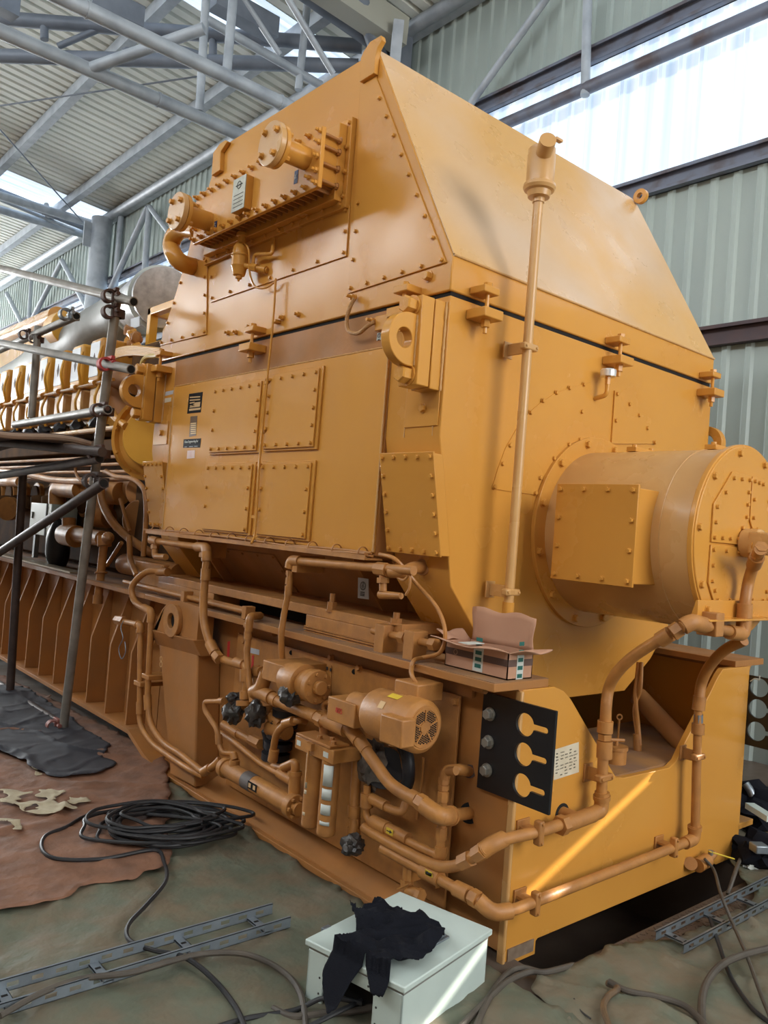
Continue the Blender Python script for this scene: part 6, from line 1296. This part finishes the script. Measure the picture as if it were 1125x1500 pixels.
pts += [PZ(150, 1190, .05), PZ(95, 1212, .05), PZ(66, 1225, .05), PZ(62, 1245, .05), PZ(85, 1258, .05), PZ(150, 1258, .05), PZ(225, 1245, .05), PZ(240, 1262, .045), PZ(243, 1290, .045), PZ(215, 1325, .04), PZ(188, 1355, .04), PZ(190, 1378, .04), PZ(225, 1392, .05), PZ(270, 1402, .06), PZ(310, 1432, .04), PZ(345, 1475, .04), PZ(365, 1520, .04)]
tag(MB().tube(spline(pts, 6), .0085, 8).build('cable_coil', CABLE), 'tangled coil of black cable on the brown tarpaulin with a long trailing end', 'cable')
cab('thick dark cable lying over the left perforated tray', [(0, 1488, .06), (60, 1455, .07), (120, 1434, .07), (190, 1425, .07), (250, 1408, .07), (300, 1397, .06), (360, 1398, .05), (410, 1420, .04), (440, 1455, .04), (450, 1520, .03)], .010, CABLEG)
cab('black cable curving into the opening of the white cabinet', [(300, 1510, .03), (360, 1492, .03), (430, 1480, .03), (470, 1463, .06), (500, 1463, .07), (530, 1470, .06)], .008)
cab('second black cable entering the white cabinet opening', [(440, 1510, .03), (470, 1495, .05), (500, 1480, .06), (530, 1466, .06)], .008)
cab('grey cable at the left of the cabinet going into its opening', [(400, 1478, .02), (430, 1490, .03), (480, 1484, .03), (520, 1480, .04), (552, 1475, .05)], .012, CABLEG)
cab('grey cable loop beside the right corner of the cabinet', [(690, 1520, .03), (720, 1455, .03), (745, 1425, .03), (765, 1418, .03), (790, 1424, .03)], .011, CABLEG)
cab('long grey cable passing right of the cabinet towards the trench', [(640, 1540, .03), (700, 1478, .03), (740, 1440, .03), (775, 1424, .03), (800, 1424, .03), (840, 1414, .01)], .011, CABLEG)
cab('brown grey cable looping at the bottom right with an orange taped end', [(890, 1440, .03), (905, 1448, .04), (890, 1460, .04), (884, 1478, .04), (895, 1510, .04)], .011, mat('taped_brown_cable', rgb(120, 92, 60), .6, col2=rgb(60, 54, 50), scale=20))
cab('dark cable running along the tarpaulin at the bottom right', [(892, 1438, .04), (920, 1452, .04), (960, 1460, .04), (1005, 1475, .04), (1040, 1510, .04)], .011, CABLEG)
cab('thick grey cable arching at the right edge of the frame', [(1030, 1520, .03), (1028, 1470, .04), (1035, 1440, .05), (1055, 1415, .06), (1085, 1400, .06), (1130, 1388, .06)], .013, CABLEG)
tag(MB().tube(spline([E(1032, 1258, -.08), E(1046, 1275, -.12), PZ(1056, 1310, .15), PZ(1072, 1350, .08), PZ(1094, 1400, .05), PZ(1112, 1450, .04), PZ(1128, 1490, .04)], 10), .007, 10).build('cable', CABLEG), 'thin grey cable hanging from the drain valve over the right tray', 'cable')
cab('thin dark cable at the lower right corner of the tarpaulin', [(1040, 1345, .04), (1052, 1380, .04), (1070, 1430, .03), (1100, 1475, .03), (1130, 1500, .03)], .008)
tag(MB().tube(spline([PZ(841, 1463, .03), PZ(850, 1480, .03), PZ(865, 1492, .03)], 6), .003, 6).build('wire_end', INK), 'short stripped wire end with a red tip on the lower right tarpaulin', 'wire')
tag(MB().tube(spline([PZ(842, 1470, .03), PZ(848, 1475, .03)], 4), .004, 6).build('wire_tip', REDC), 'tiny red wire tip on the lower right tarpaulin', 'wire')
# ---- perforated trays
def tray(lb, xa, xb, ya, yb, z, rungs, h=.034, m=GALV):
    t = thing('cable_tray', lb, 'cable tray', ((xa+xb)/2, (ya+yb)/2, z))
    for y in (ya, yb):
        b = MB(); p = .075; n = int((xb-xa)/p); zz0, zz1 = z+h*.32, z+h*.68
        b.box((xa, y, z), (xb, y+.002, zz0)); b.box((xa, y, zz1), (xb, y+.002, z+h)); b.box((xa, y, z), (xb, y+.012, z+.002)); b.box((xa, y, z+h-.002), (xb, y+.010, z+h))
        for i in range(n+1):
            x0 = xa+i*p; b.box((x0, y, zz0), (min(x0+p*.52, xb), y+.002, zz1))
        b.build('side_rail', m, t)
    for x in rungs:
        b = MB(); b.box((x, ya, z+.008), (x+.035, yb, z+.011)); b.box((x, ya, z+.003), (x+.002, yb, z+.011)); b.box((x+.033, ya, z+.003), (x+.035, yb, z+.011))
        o = b.build('rung', m, t)
        for q in (.3, .7): MB().box((x+.008, ya+(yb-ya)*q-.006, z+.0112), (x+.027, ya+(yb-ya)*q+.006, z+.0116)).build('slot', VOID, o)
    return t
tray('long perforated steel tray lying across the lower left tarpaulin', -3.0, -.56, .565, .69, .035, [PZ(x, y, .03).x for x, y in ((146, 1441), (270, 1398), (384, 1370), (2, 1478))], .04, mat('dull_tray_steel', rgb(138, 148, 156), .45, .4, col2=rgb(110, 118, 126), scale=10))
tray('perforated steel tray lying on the tarpaulin at the lower right', .60, 2.4, -.385, -.268, .035, [PZ(x, y, .04).x for x, y in ((988, 1377), (1045, 1348), (1094, 1324))]+[1.75, 2.0], .036)
# ---- clutter behind the far corner
tag(MB().blob(PZ(1112, 1190, .12), .17, .35, 3, (1.3, 1, .8), 3, 4).build('dark_sack', CLOTH), 'dark sack heaped behind the far corner of the skid', 'sack')
tag(MB().blob(PZ(1116, 1250, .08), .13, .35, 3, (1.2, 1, .7), 3, 8).build('dark_sack', CLOTH), 'second dark sack at the right edge near the floor', 'sack')
tag(MB().tube(spline([PX(1092, 1148, 2.3), PX(1100, 1160, 2.3), PX(1104, 1175, 2.3), PX(1096, 1188, 2.3)], 8), .022, 12).build('grey_hose', GALV), 'curved grey hose end beyond the far beam', 'hose')
tag(MB().bar(PZ(1098, 1180, .25), PZ(1130, 1200, .25), .05, .03).build('metal_bar', WHITEC), 'pale metal bar lying on the sack at the right edge', 'bar')
tag(MB().bar(PZ(1106, 1238, .15), PZ(1118, 1246, .15), .07, .04).build('metal_block', GALV, bevel=.006), 'small shiny metal block at the right edge', 'block')
tag(MB().blob(PZ(1100, 1264, .05), .05, .4, 3, (1.3, 1, .6), 4, 5).build('plastic_scrap', TAPEW), 'crumpled clear plastic scrap near the yellow lever', 'plastic scrap')
tag(MB().tube(spline([E(1082, 1230, .05), E(1086, 1250, -.02), PZ(1078, 1275, .1), PZ(1066, 1310, .03)], 8), .009, 10).build('cable', CABLEG), 'grey cable drooping from behind the skid foot at right', 'cable')

# ================================================================== GROUPS OF REPEATS
GROUPS = {'scaffold_tube': 'tubes of the scaffold at the left', 'scaffold_clamp': 'clamps on the scaffold tubes', 'wrapped_valve': 'valves wrapped in black plastic on the skid side', 'oil_pipe': 'ochre oil pipes of the skid', 'oil_hose': 'ochre hoses on the skid side', 'pipe_rail': 'horizontal pipes under the cable ledge',
 'roof_purlin': 'purlins under the roof', 'wall_rail': 'steel rails along the right wall', 'wall_brace': 'braces of the wall truss', 'roof_brace': 'bracing tubes under the roof', 'brace_stub': 'stubs between the level roof tubes', 'roof_truss': 'roof trusses', 'steel_column': 'steel columns at the wall', 'tie_rod': 'tie rods under the roof',
 'beam_stub': 'dark cut-off beam ends under the roof', 'tarpaulin': 'tarpaulins on the floor', 'plaster_patch': 'pale plaster patches on the brown tarpaulin', 'cable': 'loose cables on the floor', 'cable_tray': 'perforated trays on the floor', 'slotted_plate': 'black slotted plates on the skid corners', 'dark_sack': 'dark sacks behind the skid corner'}
for o in list(COL.objects):
    if o.parent is None and o.get('label'):
        g = GROUPS.get(o.name.split('.')[0])
        if g: o['group'] = g
# ================================================================== LIGHT
w = bpy.data.worlds.new('world'); sc.world = w; w.use_nodes = True; nt = w.node_tree
bg = nt.nodes['Background']; sky = nt.nodes.new('ShaderNodeTexSky'); sky.sky_type = 'HOSEK_WILKIE'
sky.sun_direction = (.75, -.4, .5); sky.turbidity = 3
nt.links.new(sky.outputs[0], bg.inputs[0]); bg.inputs[1].default_value = .9
def area(name, loc, rot, sx, sy, e, col=(1, 1, 1)):
    l = bpy.data.lights.new(name, 'AREA'); l.shape = 'RECTANGLE'; l.size = sx; l.size_y = sy; l.energy = e; l.color = col
    o = bpy.data.objects.new(name, l); COL.objects.link(o); o.location = loc; o.rotation_euler = rot; return o
# daylight through the open doorway of the hall, behind and to the right of the camera
R = math.radians
area('doorway_daylight', (2.0, -7.8, 4.6), (R(80), 0, R(5)), 5, 4.2, 420, (1, .98, .95))
# daylight through the high window strip of the opposite wall
area('left_window_daylight', (XL+.25, 10, 7.75), (0, R(-90), 0), .9, 34, 820, (.95, .98, 1))
area('ceiling_fill_light', (-2.5, Y1-.3, 4.6), (R(-108), 0, 0), 11, 4, 4800, (.95, .98, 1))
s = bpy.data.lights.new('sun', 'SUN'); s.energy = 9; s.angle = math.radians(.5); s.color = (1, .93, .8)
so = bpy.data.objects.new('sun', s); COL.objects.link(so); d = V((-1, .42, -.40)); so.rotation_euler = d.to_track_quat('-Z', 'Y').to_euler(); so.location = (8, -4, 6)
vs = sc.view_settings; vs.view_transform = 'Standard'; vs.look = 'None'; vs.gamma = 1; vs.use_curve_mapping = False; vs.exposure = 0.60
sc.cycles.max_bounces = 6; sc.cycles.diffuse_bounces = 4; sc.cycles.sample_clamp_indirect = 6
